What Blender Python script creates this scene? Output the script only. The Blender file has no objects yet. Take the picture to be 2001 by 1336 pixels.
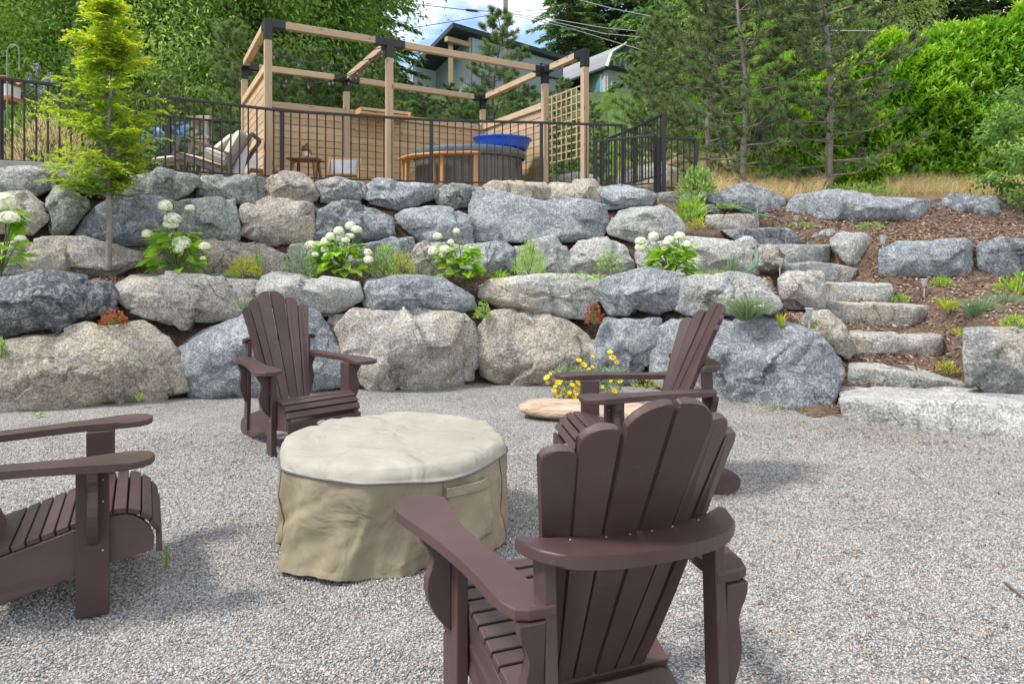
import bpy, bmesh, math, random
import numpy as np
from mathutils import Vector, Matrix

S = bpy.context.scene
COL = S.collection
R = math.radians
# ---------------------------------------------------------------- camera, sky, sun, exposure
EYE = 1.3436
FOC, CXP, HZ = 1383.0, 1000.5, 489.0          # focal length, centre column and horizon row of the photograph (2001 wide)
cam_d = bpy.data.cameras.new('camera'); cam = bpy.data.objects.new('camera', cam_d); COL.objects.link(cam)
cam.location = (0, 0, EYE); cam.rotation_euler = (R(90), 0, 0)
cam_d.sensor_width = 36.0; cam_d.lens = 36.0 * FOC / 2001.0
cam_d.shift_y = -(668.0 - HZ) / 2001.0
cam_d.clip_start = 0.05; cam_d.clip_end = 2000
S.camera = cam

SUN_EL, SUN_AZ = 55.0, -112.0                   # azimuth from +Y towards +X, degrees
w = bpy.data.worlds.new('World'); S.world = w; w.use_nodes = True
nt = w.node_tree; nt.nodes.clear()
def N(nt, t, **kw):
    n = nt.nodes.new(t)
    for k, v in kw.items():
        if k in n.inputs: n.inputs[k].default_value = v
        else: setattr(n, k, v)
    return n
wo = N(nt, 'ShaderNodeOutputWorld'); bg = N(nt, 'ShaderNodeBackground'); bg.inputs[1].default_value = 0.15
sky = N(nt, 'ShaderNodeTexSky'); sky.sky_type = 'NISHITA'; sky.sun_disc = False
sky.sun_elevation = R(SUN_EL); sky.sun_rotation = R(SUN_AZ); sky.air_density = 1.0; sky.dust_density = 0.4; sky.ozone_density = 1.5
tc = N(nt, 'ShaderNodeTexCoord'); mp = N(nt, 'ShaderNodeMapping'); mp.inputs['Scale'].default_value = (1, 1, 2.2); mp.inputs['Location'].default_value = (0.3, 0.1, 0.32)
nz = N(nt, 'ShaderNodeTexNoise'); nz.inputs['Scale'].default_value = 3.2; nz.inputs['Detail'].default_value = 9; nz.inputs['Roughness'].default_value = 0.58
cr = N(nt, 'ShaderNodeValToRGB'); cr.color_ramp.elements[0].position = 0.40; cr.color_ramp.elements[1].position = 0.56
mx = N(nt, 'ShaderNodeMix'); mx.data_type = 'RGBA'
mx.inputs[7].default_value = (7.2, 7.1, 7.1, 1)
nt.links.new(tc.outputs['Generated'], mp.inputs[0]); nt.links.new(mp.outputs[0], nz.inputs['Vector'])
nt.links.new(nz.outputs[0], cr.inputs[0]); nt.links.new(cr.outputs[0], mx.inputs[0])
nt.links.new(sky.outputs[0], mx.inputs[6]); nt.links.new(mx.outputs[2], bg.inputs[0]); nt.links.new(bg.outputs[0], wo.inputs[0])

sd = bpy.data.lights.new('sun', 'SUN'); sd.energy = 2.5; sd.angle = R(10); sd.color = (1.0, 0.95, 0.87)
sun = bpy.data.objects.new('sun', sd); COL.objects.link(sun)
dv = Vector((math.sin(R(SUN_AZ)) * math.cos(R(SUN_EL)), math.cos(R(SUN_AZ)) * math.cos(R(SUN_EL)), math.sin(R(SUN_EL))))
sun.rotation_euler = dv.to_track_quat('Z', 'Y').to_euler(); sun.location = dv * 50
S.view_settings.view_transform = 'Standard'; S.view_settings.look = 'None'
S.view_settings.exposure = 0.8; S.view_settings.gamma = 1.0
try: S.view_settings.use_curve_mapping = False
except Exception: pass

rng = np.random.default_rng(7)
random.seed(7)
# ---------------------------------------------------------------- helpers
def at(px, py, Y):
    return Vector(((px - CXP) / FOC * Y, Y, EYE - (py - HZ) / FOC * Y))

WM = {}
def put(o, M=None, parent=None):
    M = M if M is not None else Matrix.Identity(4)
    WM[o.name] = M.copy()
    if parent is not None:
        o.parent = parent
        o.matrix_basis = WM[parent.name].inverted() @ M
    else:
        o.matrix_basis = M
    return o
def tag(o, label=None, cat=None, group=None, kind=None):
    if label: o['label'] = label
    if cat: o['category'] = cat
    if group: o['group'] = group
    if kind: o['kind'] = kind
    return o
def thing(name, label, cat, loc=(0, 0, 0), rz=0.0, group=None):
    o = bpy.data.objects.new(name, None); COL.objects.link(o); o.empty_display_size = 0.1
    put(o, Matrix.Translation(Vector(loc)) @ Matrix.Rotation(rz, 4, 'Z'))
    return tag(o, label, cat, group)
def obj(name, me, mat=None, parent=None, M=None):
    if mat is not None and not me.materials: me.materials.append(mat)
    o = bpy.data.objects.new(name, me); COL.objects.link(o)
    return put(o, M, parent)
def copy_tree(o, M, label=None):
    kids = [c for c in bpy.data.objects if c.parent == o]
    c = o.copy(); COL.objects.link(c)
    WM[c.name] = M.copy(); c.matrix_basis = M
    if label: c['label'] = label
    def rec(src, dst):
        for k in list(src.children):
            d = k.copy(); COL.objects.link(d); d.parent = dst; d.matrix_basis = k.matrix_basis.copy()
            WM[d.name] = WM[dst.name] @ d.matrix_basis
            rec(k, d)
    rec(o, c)
    return c
def bm_mesh(bm, name, smooth=False):
    me = bpy.data.meshes.new(name); bm.to_mesh(me); bm.free()
    if smooth: me.polygons.foreach_set('use_smooth', np.ones(len(me.polygons), dtype=bool))
    return me
def np_mesh(name, V, F, smooth=False, tint=None):
    """V (n,3); F (m,k) with one k, or a list of such arrays"""
    Fs = F if isinstance(F, list) else [F]
    me = bpy.data.meshes.new(name)
    V = np.asarray(V, np.float32)
    me.vertices.add(len(V)); me.vertices.foreach_set('co', V.ravel())
    nl = sum(f.size for f in Fs); npoly = sum(len(f) for f in Fs)
    me.loops.add(nl); me.polygons.add(npoly)
    me.loops.foreach_set('vertex_index', np.concatenate([f.ravel() for f in Fs]).astype(np.int32))
    tot = np.concatenate([np.full(len(f), f.shape[1]) for f in Fs])
    st = np.concatenate([[0], np.cumsum(tot)[:-1]])
    me.polygons.foreach_set('loop_start', st.astype(np.int32))
    me.polygons.foreach_set('loop_total', tot.astype(np.int32))
    if smooth: me.polygons.foreach_set('use_smooth', np.ones(npoly, dtype=bool))
    me.update(calc_edges=True)
    if tint is not None:
        a = me.attributes.new('tint', 'FLOAT', 'POINT'); a.data.foreach_set('value', np.asarray(tint, np.float32))
    return me
def prism(poly, t, M=None, bev=0.003, segs=2, name='board'):
    """extrude polygon (u,v) by +-t/2 along w; M maps (u,v,w) to the part's frame"""
    bm = bmesh.new()
    a = [bm.verts.new((u, v, -t / 2)) for u, v in poly]; b = [bm.verts.new((u, v, t / 2)) for u, v in poly]
    n = len(poly)
    bm.faces.new(list(reversed(a))); bm.faces.new(b)
    for i in range(n): bm.faces.new((a[i], a[(i + 1) % n], b[(i + 1) % n], b[i]))
    if bev:
        es = [e for e in bm.edges if abs(e.verts[0].co.z - e.verts[1].co.z) < 1e-6]
        if n <= 6: es = list(bm.edges)
        bmesh.ops.bevel(bm, geom=es, offset=bev, segments=segs, profile=0.5, affect='EDGES')
    if M is not None: bmesh.ops.transform(bm, matrix=M, verts=bm.verts)
    bmesh.ops.recalc_face_normals(bm, faces=bm.faces)
    return bm
_box = {}
def box_mesh(lx, ly, lz, bev=0.004):
    k = (round(lx, 3), round(ly, 3), round(lz, 3), bev)
    if k not in _box:
        bm = bmesh.new(); bmesh.ops.create_cube(bm, size=1)
        bmesh.ops.scale(bm, vec=k[:3], verts=bm.verts)
        if bev: bmesh.ops.bevel(bm, geom=list(bm.edges), offset=min(bev, min(k[:3]) * 0.3), segments=1, affect='EDGES')
        _box[k] = bm_mesh(bm, 'board')
    return _box[k]
def frame(p0, p1, up=(0, 0, 1)):
    x = (Vector(p1) - Vector(p0)); L = x.length; x.normalize()
    u = Vector(up); z = (u - x * u.dot(x))
    if z.length < 1e-4: u = Vector((0, 1, 0)); z = (u - x * u.dot(x))
    z.normalize(); y = z.cross(x)
    M = Matrix((x, y, z)).transposed().to_4x4(); M.translation = (Vector(p0) + Vector(p1)) / 2
    return M, L
def board(name, p0, p1, wy, hz, mat, parent=None, up=(0, 0, 1), bev=0.004):
    M, L = frame(p0, p1, up)
    me = box_mesh(L, wy, hz, bev)
    if len(me.materials) and me.materials[0] != mat:
        me = me.copy(); me.materials.clear()
    return obj(name, me, mat, parent, M)
def tube_data(pts, rad, k=6, cap=True):
    pts = np.asarray(pts, float); n = len(pts); rad = np.broadcast_to(np.asarray(rad, float), (n,))
    T = np.gradient(pts, axis=0); T /= np.linalg.norm(T, axis=1)[:, None] + 1e-9
    up = np.array([0, 0, 1.0]) if abs(T[0][2]) < 0.9 else np.array([1.0, 0, 0])
    A = np.cross(T, up); A /= np.linalg.norm(A, axis=1)[:, None] + 1e-9; B = np.cross(T, A)
    th = np.arange(k) * 2 * np.pi / k
    V = pts[:, None] + rad[:, None, None] * (np.cos(th)[None, :, None] * A[:, None] + np.sin(th)[None, :, None] * B[:, None])
    i = np.arange(n - 1)[:, None] * k; j = np.arange(k)[None]; j2 = (j + 1) % k
    F = np.stack([i + j, i + j2, i + k + j2, i + k + j], -1).reshape(-1, 4)
    return V.reshape(-1, 3), F
class Bag:
    def __init__(s): s.V = []; s.F = []; s.T = []; s.n = 0
    def add(s, V, F, t=0.5):
        s.V.append(np.asarray(V, float)); s.F.append(np.asarray(F) + s.n); s.T.append(np.broadcast_to(np.asarray(t, float), (len(V),))); s.n += len(V)
    def tube(s, pts, rad, k=6, t=0.5): s.add(*tube_data(pts, rad, k), t)
    def box(s, c, d, rz=0, t=0.5):
        x, y, z = np.array(d) / 2
        V = np.array([[a * x, b * y, e * z] for a in (-1, 1) for b in (-1, 1) for e in (-1, 1)])
        c_, s_ = math.cos(rz), math.sin(rz); V = V @ np.array([[c_, s_, 0], [-s_, c_, 0], [0, 0, 1]]) + np.array(c)
        s.add(V, np.array([[0, 1, 3, 2], [4, 6, 7, 5], [0, 4, 5, 1], [2, 3, 7, 6], [0, 2, 6, 4], [1, 5, 7, 3]]), t)
    def mesh(s, name='part', smooth=True):
        V = np.concatenate(s.V); T = np.concatenate(s.T)
        by = {}
        for f in s.F: by.setdefault(f.shape[1], []).append(f)
        return np_mesh(name, V, [np.concatenate(x) for x in by.values()], smooth, T)
# --- value noise on numpy arrays
def _h(i, j, k, seed):
    n = (i * 374761393 + j * 668265263 + k * 1274126177 + seed * 974634777) & 0xffffffff
    n = ((n ^ (n >> 13)) * 1274126177) & 0xffffffff
    return ((n ^ (n >> 16)) & 0xffffff) / 0xffffff * 2 - 1
def noise(P, seed=0):
    P = np.asarray(P, float); i = np.floor(P).astype(np.int64); f = P - i; f = f * f * (3 - 2 * f)
    r = 0
    for a in (0, 1):
        for b in (0, 1):
            for c in (0, 1):
                wgt = (f[..., 0] if a else 1 - f[..., 0]) * (f[..., 1] if b else 1 - f[..., 1]) * (f[..., 2] if c else 1 - f[..., 2])
                r = r + wgt * _h(i[..., 0] + a, i[..., 1] + b, i[..., 2] + c, seed)
    return r
def fbm(P, o=4, seed=0, gain=0.5):
    r = 0; a = 1.0
    for q in range(o): r = r + a * noise(P * (2 ** q) + q * 17.3, seed + q); a *= gain
    return r
# --- leaves
def unit(A): return A / (np.linalg.norm(A, axis=-1, keepdims=True) + 1e-9)
def leaves(P, D, Nn, L, Wd, tint, fold=0.25, curl=0.0):
    """one folded four-vertex leaf per row"""
    n = len(P); L = np.broadcast_to(L, (n,))[:, None]; Wd = np.broadcast_to(Wd, (n,))[:, None]
    D = unit(D); Sd = unit(np.cross(D, Nn)); U = np.cross(Sd, D)
    mid = P + D * L * 0.45
    V = np.stack([P, mid + Sd * Wd / 2 + U * Wd * fold, P + D * L - U * L * curl, mid - Sd * Wd / 2 + U * Wd * fold], 1).reshape(-1, 3)
    b = np.arange(n)[:, None] * 4
    F = np.concatenate([b + np.array([[0, 1, 2]]), b + np.array([[0, 2, 3]])], 0)
    return V, F, np.repeat(tint, 4)
def needles(P, D, n_per, L, Wd, spread, tint, r=None):
    """tufts: n_per narrow triangles round each direction D at P"""
    r = r or rng
    n = len(P); P = np.repeat(P, n_per, 0); D = np.repeat(unit(D), n_per, 0)
    d = unit(D + r.normal(0, spread, D.shape)); s = unit(np.cross(d, r.normal(0, 1, D.shape)))
    l = (L * r.uniform(0.7, 1.15, len(P)))[:, None]
    V = np.stack([P - s * Wd / 2, P + s * Wd / 2, P + d * l], 1).reshape(-1, 3)
    F = np.arange(len(P) * 3).reshape(-1, 3)
    return V, F, np.repeat(np.clip(np.repeat(tint, n_per) + r.normal(0, .12, len(P)), 0, 1), 3)
def sph_dirs(n, r=None):
    r = r or rng
    return unit(r.normal(0, 1, (n, 3)))

# ---------------------------------------------------------------- materials
def new_mat(name):
    m = bpy.data.materials.new(name); m.use_nodes = True; nt = m.node_tree; nt.nodes.clear()
    out = N(nt, 'ShaderNodeOutputMaterial'); b = N(nt, 'ShaderNodeBsdfPrincipled'); nt.links.new(b.outputs[0], out.inputs[0])
    return m, nt, b, out
def ramp(nt, fac, stops, interp='LINEAR'):
    r = N(nt, 'ShaderNodeValToRGB'); e = r.color_ramp.elements; r.color_ramp.interpolation = interp
    while len(e) < len(stops): e.new(0.5)
    for x, (p, c) in zip(e, stops): x.position = p; x.color = (*c, 1) if len(c) == 3 else c
    if fac is not None: nt.links.new(fac, r.inputs[0])
    return r
def mixc(nt, a, b, fac, mode='MIX'):
    m = N(nt, 'ShaderNodeMix'); m.data_type = 'RGBA'; m.blend_type = mode
    for s, v in ((6, a), (7, b), (0, fac)):
        if hasattr(v, 'links'): nt.links.new(v, m.inputs[s])
        else: m.inputs[s].default_value = (*v, 1) if isinstance(v, tuple) else v
    return m.outputs[2]
def coords(nt, scale=(1, 1, 1), kind='Object', rand=False):
    t = N(nt, 'ShaderNodeTexCoord'); m = N(nt, 'ShaderNodeMapping'); m.inputs['Scale'].default_value = scale
    nt.links.new(t.outputs[kind], m.inputs[0])
    if rand:
        oi = N(nt, 'ShaderNodeObjectInfo'); mm = N(nt, 'ShaderNodeMath', operation='MULTIPLY'); mm.inputs[1].default_value = 37.0
        nt.links.new(oi.outputs['Random'], mm.inputs[0]); c = N(nt, 'ShaderNodeCombineXYZ')
        for q in range(3): nt.links.new(mm.outputs[0], c.inputs[q])
        nt.links.new(c.outputs[0], m.inputs['Location'])
    return m.outputs[0]
def tex(nt, vec, scale, detail=3, rough=0.5, dist=0.0):
    n = N(nt, 'ShaderNodeTexNoise'); n.inputs['Scale'].default_value = scale; n.inputs['Detail'].default_value = detail
    n.inputs['Roughness'].default_value = rough; n.inputs['Distortion'].default_value = dist
    nt.links.new(vec, n.inputs['Vector']); return n.outputs[0]
def bump(nt, b, h, strength=0.3, dist=0.02):
    n = N(nt, 'ShaderNodeBump'); n.inputs['Strength'].default_value = strength; n.inputs['Distance'].default_value = dist
    nt.links.new(h, n.inputs['Height']); nt.links.new(n.outputs[0], b.inputs['Normal']); return n
def plain(name, c, rough=0.6, metal=0.0, var=0.12, sc=6.0, bs=0.0):
    m, nt, b, o = new_mat(name)
    v = coords(nt); t = tex(nt, v, sc, 4)
    lo = tuple(x * (1 - var) for x in c); hi = tuple(min(1, x * (1 + var)) for x in c)
    r = ramp(nt, t, [(0.3, lo), (0.7, hi)]); nt.links.new(r.outputs[0], b.inputs['Base Color'])
    b.inputs['Roughness'].default_value = rough; b.inputs['Metallic'].default_value = metal
    if bs: bump(nt, b, tex(nt, v, sc * 12, 3), bs, 0.003)
    return m
def leaf_mat(name, stops, transl=0.35, rough=0.55, tr_gain=1.5):
    m, nt, b, o = new_mat(name)
    at_ = N(nt, 'ShaderNodeAttribute'); at_.attribute_name = 'tint'
    r = ramp(nt, at_.outputs['Fac'], stops); nt.links.new(r.outputs[0], b.inputs['Base Color'])
    b.inputs['Roughness'].default_value = rough; b.inputs['Specular IOR Level'].default_value = 0.3
    if transl:
        tl = N(nt, 'ShaderNodeBsdfTranslucent'); g = mixc(nt, r.outputs[0], (tr_gain, tr_gain * 1.05, tr_gain * 0.6), 1.0, 'MULTIPLY')
        nt.links.new(g, tl.inputs[0]); ms = N(nt, 'ShaderNodeMixShader'); ms.inputs[0].default_value = transl
        nt.links.new(b.outputs[0], ms.inputs[1]); nt.links.new(tl.outputs[0], ms.inputs[2]); nt.links.new(ms.outputs[0], o.inputs[0])
    return m
def stone_mat():
    m, nt, b, o = new_mat('granite')
    v = coords(nt, rand=True)
    oi = N(nt, 'ShaderNodeObjectInfo')
    base = oi.outputs['Color']
    big = tex(nt, v, 1.7, 5, 0.6, 0.6)
    # rusty / buff patches, amount carried by the alpha of the object colour
    th = N(nt, 'ShaderNodeMath', operation='ADD'); nt.links.new(big, th.inputs[0]); nt.links.new(oi.outputs['Alpha'], th.inputs[1])
    pf = ramp(nt, th.outputs[0], [(0.93, (0, 0, 0)), (1.14, (0.85, 0.85, 0.85))])
    tan = ramp(nt, tex(nt, v, 5, 4, 0.6), [(0.3, (0.33, 0.285, 0.22)), (0.55, (0.42, 0.375, 0.30)), (0.75, (0.40, 0.31, 0.21))])
    c = mixc(nt, base, tan.outputs[0], pf.outputs[0])
    # broad tone, cloudy veins
    tone = ramp(nt, tex(nt, v, 3.1, 6, 0.65, 0.8), [(0.25, (0.62, 0.63, 0.66)), (0.5, (1, 1, 1)), (0.75, (1.45, 1.44, 1.40))])
    c = mixc(nt, c, tone.outputs[0], 1.0, 'MULTIPLY')
    vein = ramp(nt, tex(nt, v, 9, 7, 0.7, 1.6), [(0.50, (0, 0, 0)), (0.58, (1, 1, 1)), (0.66, (0, 0, 0))])
    vf = N(nt, 'ShaderNodeMath', operation='MULTIPLY'); vf.inputs[1].default_value = 0.42; nt.links.new(vein.outputs[0], vf.inputs[0])
    c = mixc(nt, c, (0.66, 0.66, 0.64), vf.outputs[0])
    sp = ramp(nt, tex(nt, v, 62, 3, 0.7), [(0.34, (0.40, 0.40, 0.42)), (0.50, (0.96, 0.96, 0.96)), (0.66, (1.6, 1.6, 1.56))])
    c = mixc(nt, c, sp.outputs[0], 0.85, 'MULTIPLY')
    lf = ramp(nt, tex(nt, v, 2.3, 6, 0.7), [(0.60, (0, 0, 0)), (0.72, (1, 1, 1))])
    lm = N(nt, 'ShaderNodeMath', operation='MULTIPLY'); lm.inputs[1].default_value = 0.35; nt.links.new(lf.outputs[0], lm.inputs[0])
    c = mixc(nt, c, (0.36, 0.37, 0.30), lm.outputs[0])
    # hairline fractures
    nd = N(nt, 'ShaderNodeTexNoise'); nd.inputs['Scale'].default_value = 3.0; nd.inputs['Detail'].default_value = 6; nt.links.new(v, nd.inputs['Vector'])
    vd = N(nt, 'ShaderNodeVectorMath', operation='MULTIPLY_ADD'); vd.inputs[1].default_value = (.55, .55, .55); nt.links.new(nd.outputs['Color'], vd.inputs[0]); nt.links.new(v, vd.inputs[2])
    vo = N(nt, 'ShaderNodeTexVoronoi'); vo.feature = 'DISTANCE_TO_EDGE'; vo.inputs['Scale'].default_value = 1.7; nt.links.new(vd.outputs[0], vo.inputs['Vector'])
    ck = ramp(nt, vo.outputs['Distance'], [(0.0, (0.55, 0.53, 0.51)), (0.008, (0.72, 0.71, 0.70)), (0.018, (1, 1, 1))])
    gate = ramp(nt, tex(nt, v, 1.9, 3), [(0.50, (0, 0, 0)), (0.60, (1, 1, 1))])
    c = mixc(nt, c, mixc(nt, c, ck.outputs[0], 1.0, 'MULTIPLY'), gate.outputs[0])
    nt.links.new(c, b.inputs['Base Color']); b.inputs['Roughness'].default_value = 0.85; b.inputs['Specular IOR Level'].default_value = 0.25
    h1 = mixc(nt, tex(nt, v, 9, 10, 0.75, 0.4), mixc(nt, (0.5, 0.5, 0.5), ck.outputs[0], gate.outputs[0]), 0.3)
    bump(nt, b, h1, 1.0, 0.07)
    return m
def wood_mat(name, c0, c1, knots=True, sc=1.0):
    m, nt, b, o = new_mat(name)
    v = coords(nt, (1.3 * sc, 22 * sc, 22 * sc), rand=True)
    g = ramp(nt, tex(nt, v, 1.6, 6, 0.6, 0.7), [(0.3, c0), (0.7, c1)])
    c = g.outputs[0]
    oi = N(nt, 'ShaderNodeObjectInfo'); rr = ramp(nt, oi.outputs['Random'], [(0, (0.86, 0.84, 0.80)), (1, (1.12, 1.08, 1.04))])
    c = mixc(nt, c, rr.outputs[0], 1.0, 'MULTIPLY')
    if knots:
        v2 = coords(nt, (2.6, 7, 7), rand=True)
        k = N(nt, 'ShaderNodeTexVoronoi'); k.inputs['Scale'].default_value = 1.2; nt.links.new(v2, k.inputs['Vector'])
        kf = ramp(nt, k.outputs['Distance'], [(0.09, (1, 1, 1)), (0.16, (0, 0, 0))])
        c = mixc(nt, c, tuple(x * 0.38 for x in c0), kf.outputs[0])
    nt.links.new(c, b.inputs['Base Color']); b.inputs['Roughness'].default_value = 0.7
    bump(nt, b, tex(nt, v, 3, 4), 0.15, 0.003)
    return m

M = {}
M['granite'] = stone_mat()
M['cedar'] = wood_mat('cedar', (0.42, 0.295, 0.18), (0.56, 0.43, 0.28))
M['beam'] = wood_mat('fir_beam', (0.44, 0.32, 0.21), (0.55, 0.43, 0.30))
M['bar'] = wood_mat('bar_wood', (0.42, 0.22, 0.08), (0.56, 0.33, 0.14))
M['teak'] = wood_mat('teak', (0.20, 0.10, 0.05), (0.32, 0.17, 0.09), knots=False)
M['black'] = plain('black_steel', (0.011, 0.012, 0.015), 0.48, 0.0, 0.1)
def chair_mat():
    m, nt, b, o = new_mat('brown_poly_lumber')
    v = coords(nt, rand=True)
    c = ramp(nt, tex(nt, v, 3, 5), [(0.3, (0.053, 0.0285, 0.027)), (0.7, (0.070, 0.040, 0.038))]).outputs[0]
    oi = N(nt, 'ShaderNodeObjectInfo'); vr = ramp(nt, oi.outputs['Random'], [(0, (0.88, 0.88, 0.89)), (1, (1.14, 1.13, 1.12))]); c = mixc(nt, c, vr.outputs[0], 1.0, 'MULTIPLY')
    fade = ramp(nt, tex(nt, v, 1.6, 5, .65), [(0.42, (0, 0, 0)), (0.75, (.28, .28, .28))]); c = mixc(nt, c, (0.15, 0.115, 0.11), fade.outputs[0])
    d = ramp(nt, tex(nt, v, 55, 5, 0.75), [(0.62, (0, 0, 0)), (0.78, (1, 1, 1))])
    dm = N(nt, 'ShaderNodeMath', operation='MULTIPLY'); dm.inputs[1].default_value = 0.30; nt.links.new(d.outputs[0], dm.inputs[0])
    c = mixc(nt, c, (0.22, 0.20, 0.20), dm.outputs[0])
    nt.links.new(c, b.inputs['Base Color'])
    rr = ramp(nt, tex(nt, v, 7, 5), [(0.3, (0.40,) * 3), (0.7, (0.56,) * 3)]); nt.links.new(rr.outputs[0], b.inputs['Roughness'])
    b.inputs['Specular IOR Level'].default_value = 0.42
    bump(nt, b, tex(nt, v, 160, 3), 0.12, 0.001)
    return m
M['chair'] = chair_mat()
M['screw'] = plain('screw', (0.55, 0.55, 0.56), 0.35, 0.8)
M['badge'] = plain('badge', (0.60, 0.62, 0.62), 0.35)
M['bark'] = plain('bark', (0.13, 0.10, 0.085), 0.9, var=0.35, sc=14, bs=0.6)
M['bark_grey'] = plain('grey_bark', (0.22, 0.19, 0.17), 0.9, var=0.3, sc=14, bs=0.6)
M['stem'] = plain('stem_green', (0.13, 0.19, 0.06), 0.7)
M['leaf_deep'] = leaf_mat('leaf_deep', [(0, (0.06, 0.13, 0.045)), (0.5, (0.16, 0.28, 0.085)), (1, (0.36, 0.48, 0.16))], 0.45, tr_gain=1.8)
M['leaf_mid'] = leaf_mat('leaf_mid', [(0, (0.09, 0.18, 0.05)), (0.5, (0.21, 0.34, 0.085)), (1, (0.44, 0.56, 0.18))], 0.45, tr_gain=1.8)
M['leaf_gold'] = leaf_mat('leaf_gold', [(0, (0.14, 0.28, 0.02)), (0.5, (0.33, 0.47, 0.035)), (1, (0.54, 0.57, 0.06))], 0.4, tr_gain=1.3)
M['leaf_laurel'] = leaf_mat('leaf_laurel', [(0, (0.05, 0.15, 0.015)), (0.45, (0.18, 0.38, 0.025)), (1, (0.50, 0.66, 0.07))], 0.35, 0.4)
M['leaf_lime'] = leaf_mat('leaf_lime', [(0, (0.11, 0.25, 0.02)), (0.5, (0.24, 0.44, 0.03)), (1, (0.42, 0.58, 0.06))], 0.4)
M['leaf_yellow'] = leaf_mat('leaf_yellow', [(0, (0.22, 0.32, 0.03)), (0.6, (0.45, 0.47, 0.05)), (1, (0.62, 0.50, 0.08))], 0.35)
M['leaf_grey'] = leaf_mat('leaf_greygreen', [(0, (0.11, 0.19, 0.11)), (0.5, (0.20, 0.29, 0.18)), (1, (0.34, 0.42, 0.27))], 0.25)
M['leaf_rust'] = leaf_mat('leaf_rust', [(0, (0.10, 0.20, 0.04)), (0.4, (0.28, 0.10, 0.04)), (1, (0.50, 0.14, 0.07))], 0.25)
M['leaf_pale'] = leaf_mat('leaf_pale', [(0, (0.16, 0.24, 0.08)), (0.5, (0.30, 0.40, 0.13)), (1, (0.46, 0.54, 0.22))], 0.35)
M['pine'] = leaf_mat('pine_needles', [(0, (0.06, 0.11, 0.045)), (0.5, (0.14, 0.23, 0.085)), (1, (0.30, 0.39, 0.16))], 0.25)
M['pine_dark'] = leaf_mat('pine_needles_dark', [(0, (0.045, 0.072, 0.032)), (0.5, (0.105, 0.155, 0.062)), (1, (0.22, 0.28, 0.11))], 0.12)
M['fir'] = leaf_mat('fir_needles', [(0, (0.04, 0.09, 0.035)), (0.5, (0.10, 0.20, 0.065)), (1, (0.24, 0.36, 0.12))], 0.3)
M['dry'] = leaf_mat('dry_grass', [(0, (0.40, 0.29, 0.15)), (0.5, (0.62, 0.49, 0.28)), (1, (0.78, 0.67, 0.44))], 0.3)
M['chips'] = leaf_mat('bark_chips', [(0, (0.08, 0.045, 0.032)), (0.45, (0.22, 0.135, 0.095)), (0.8, (0.38, 0.27, 0.20)), (1, (0.52, 0.43, 0.34))], 0.0, 0.9)
M['petal'] = leaf_mat('white_petal', [(0, (0.52, 0.60, 0.40)), (0.4, (0.74, 0.76, 0.66)), (1, (0.84, 0.84, 0.78))], 0.25)
M['yellow_petal'] = leaf_mat('yellow_petal', [(0, (0.70, 0.36, 0.01)), (1, (0.85, 0.62, 0.02))], 0.2)
M['blue_petal'] = leaf_mat('blue_petal', [(0, (0.20, 0.18, 0.42)), (1, (0.38, 0.35, 0.62))], 0.2)
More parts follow.
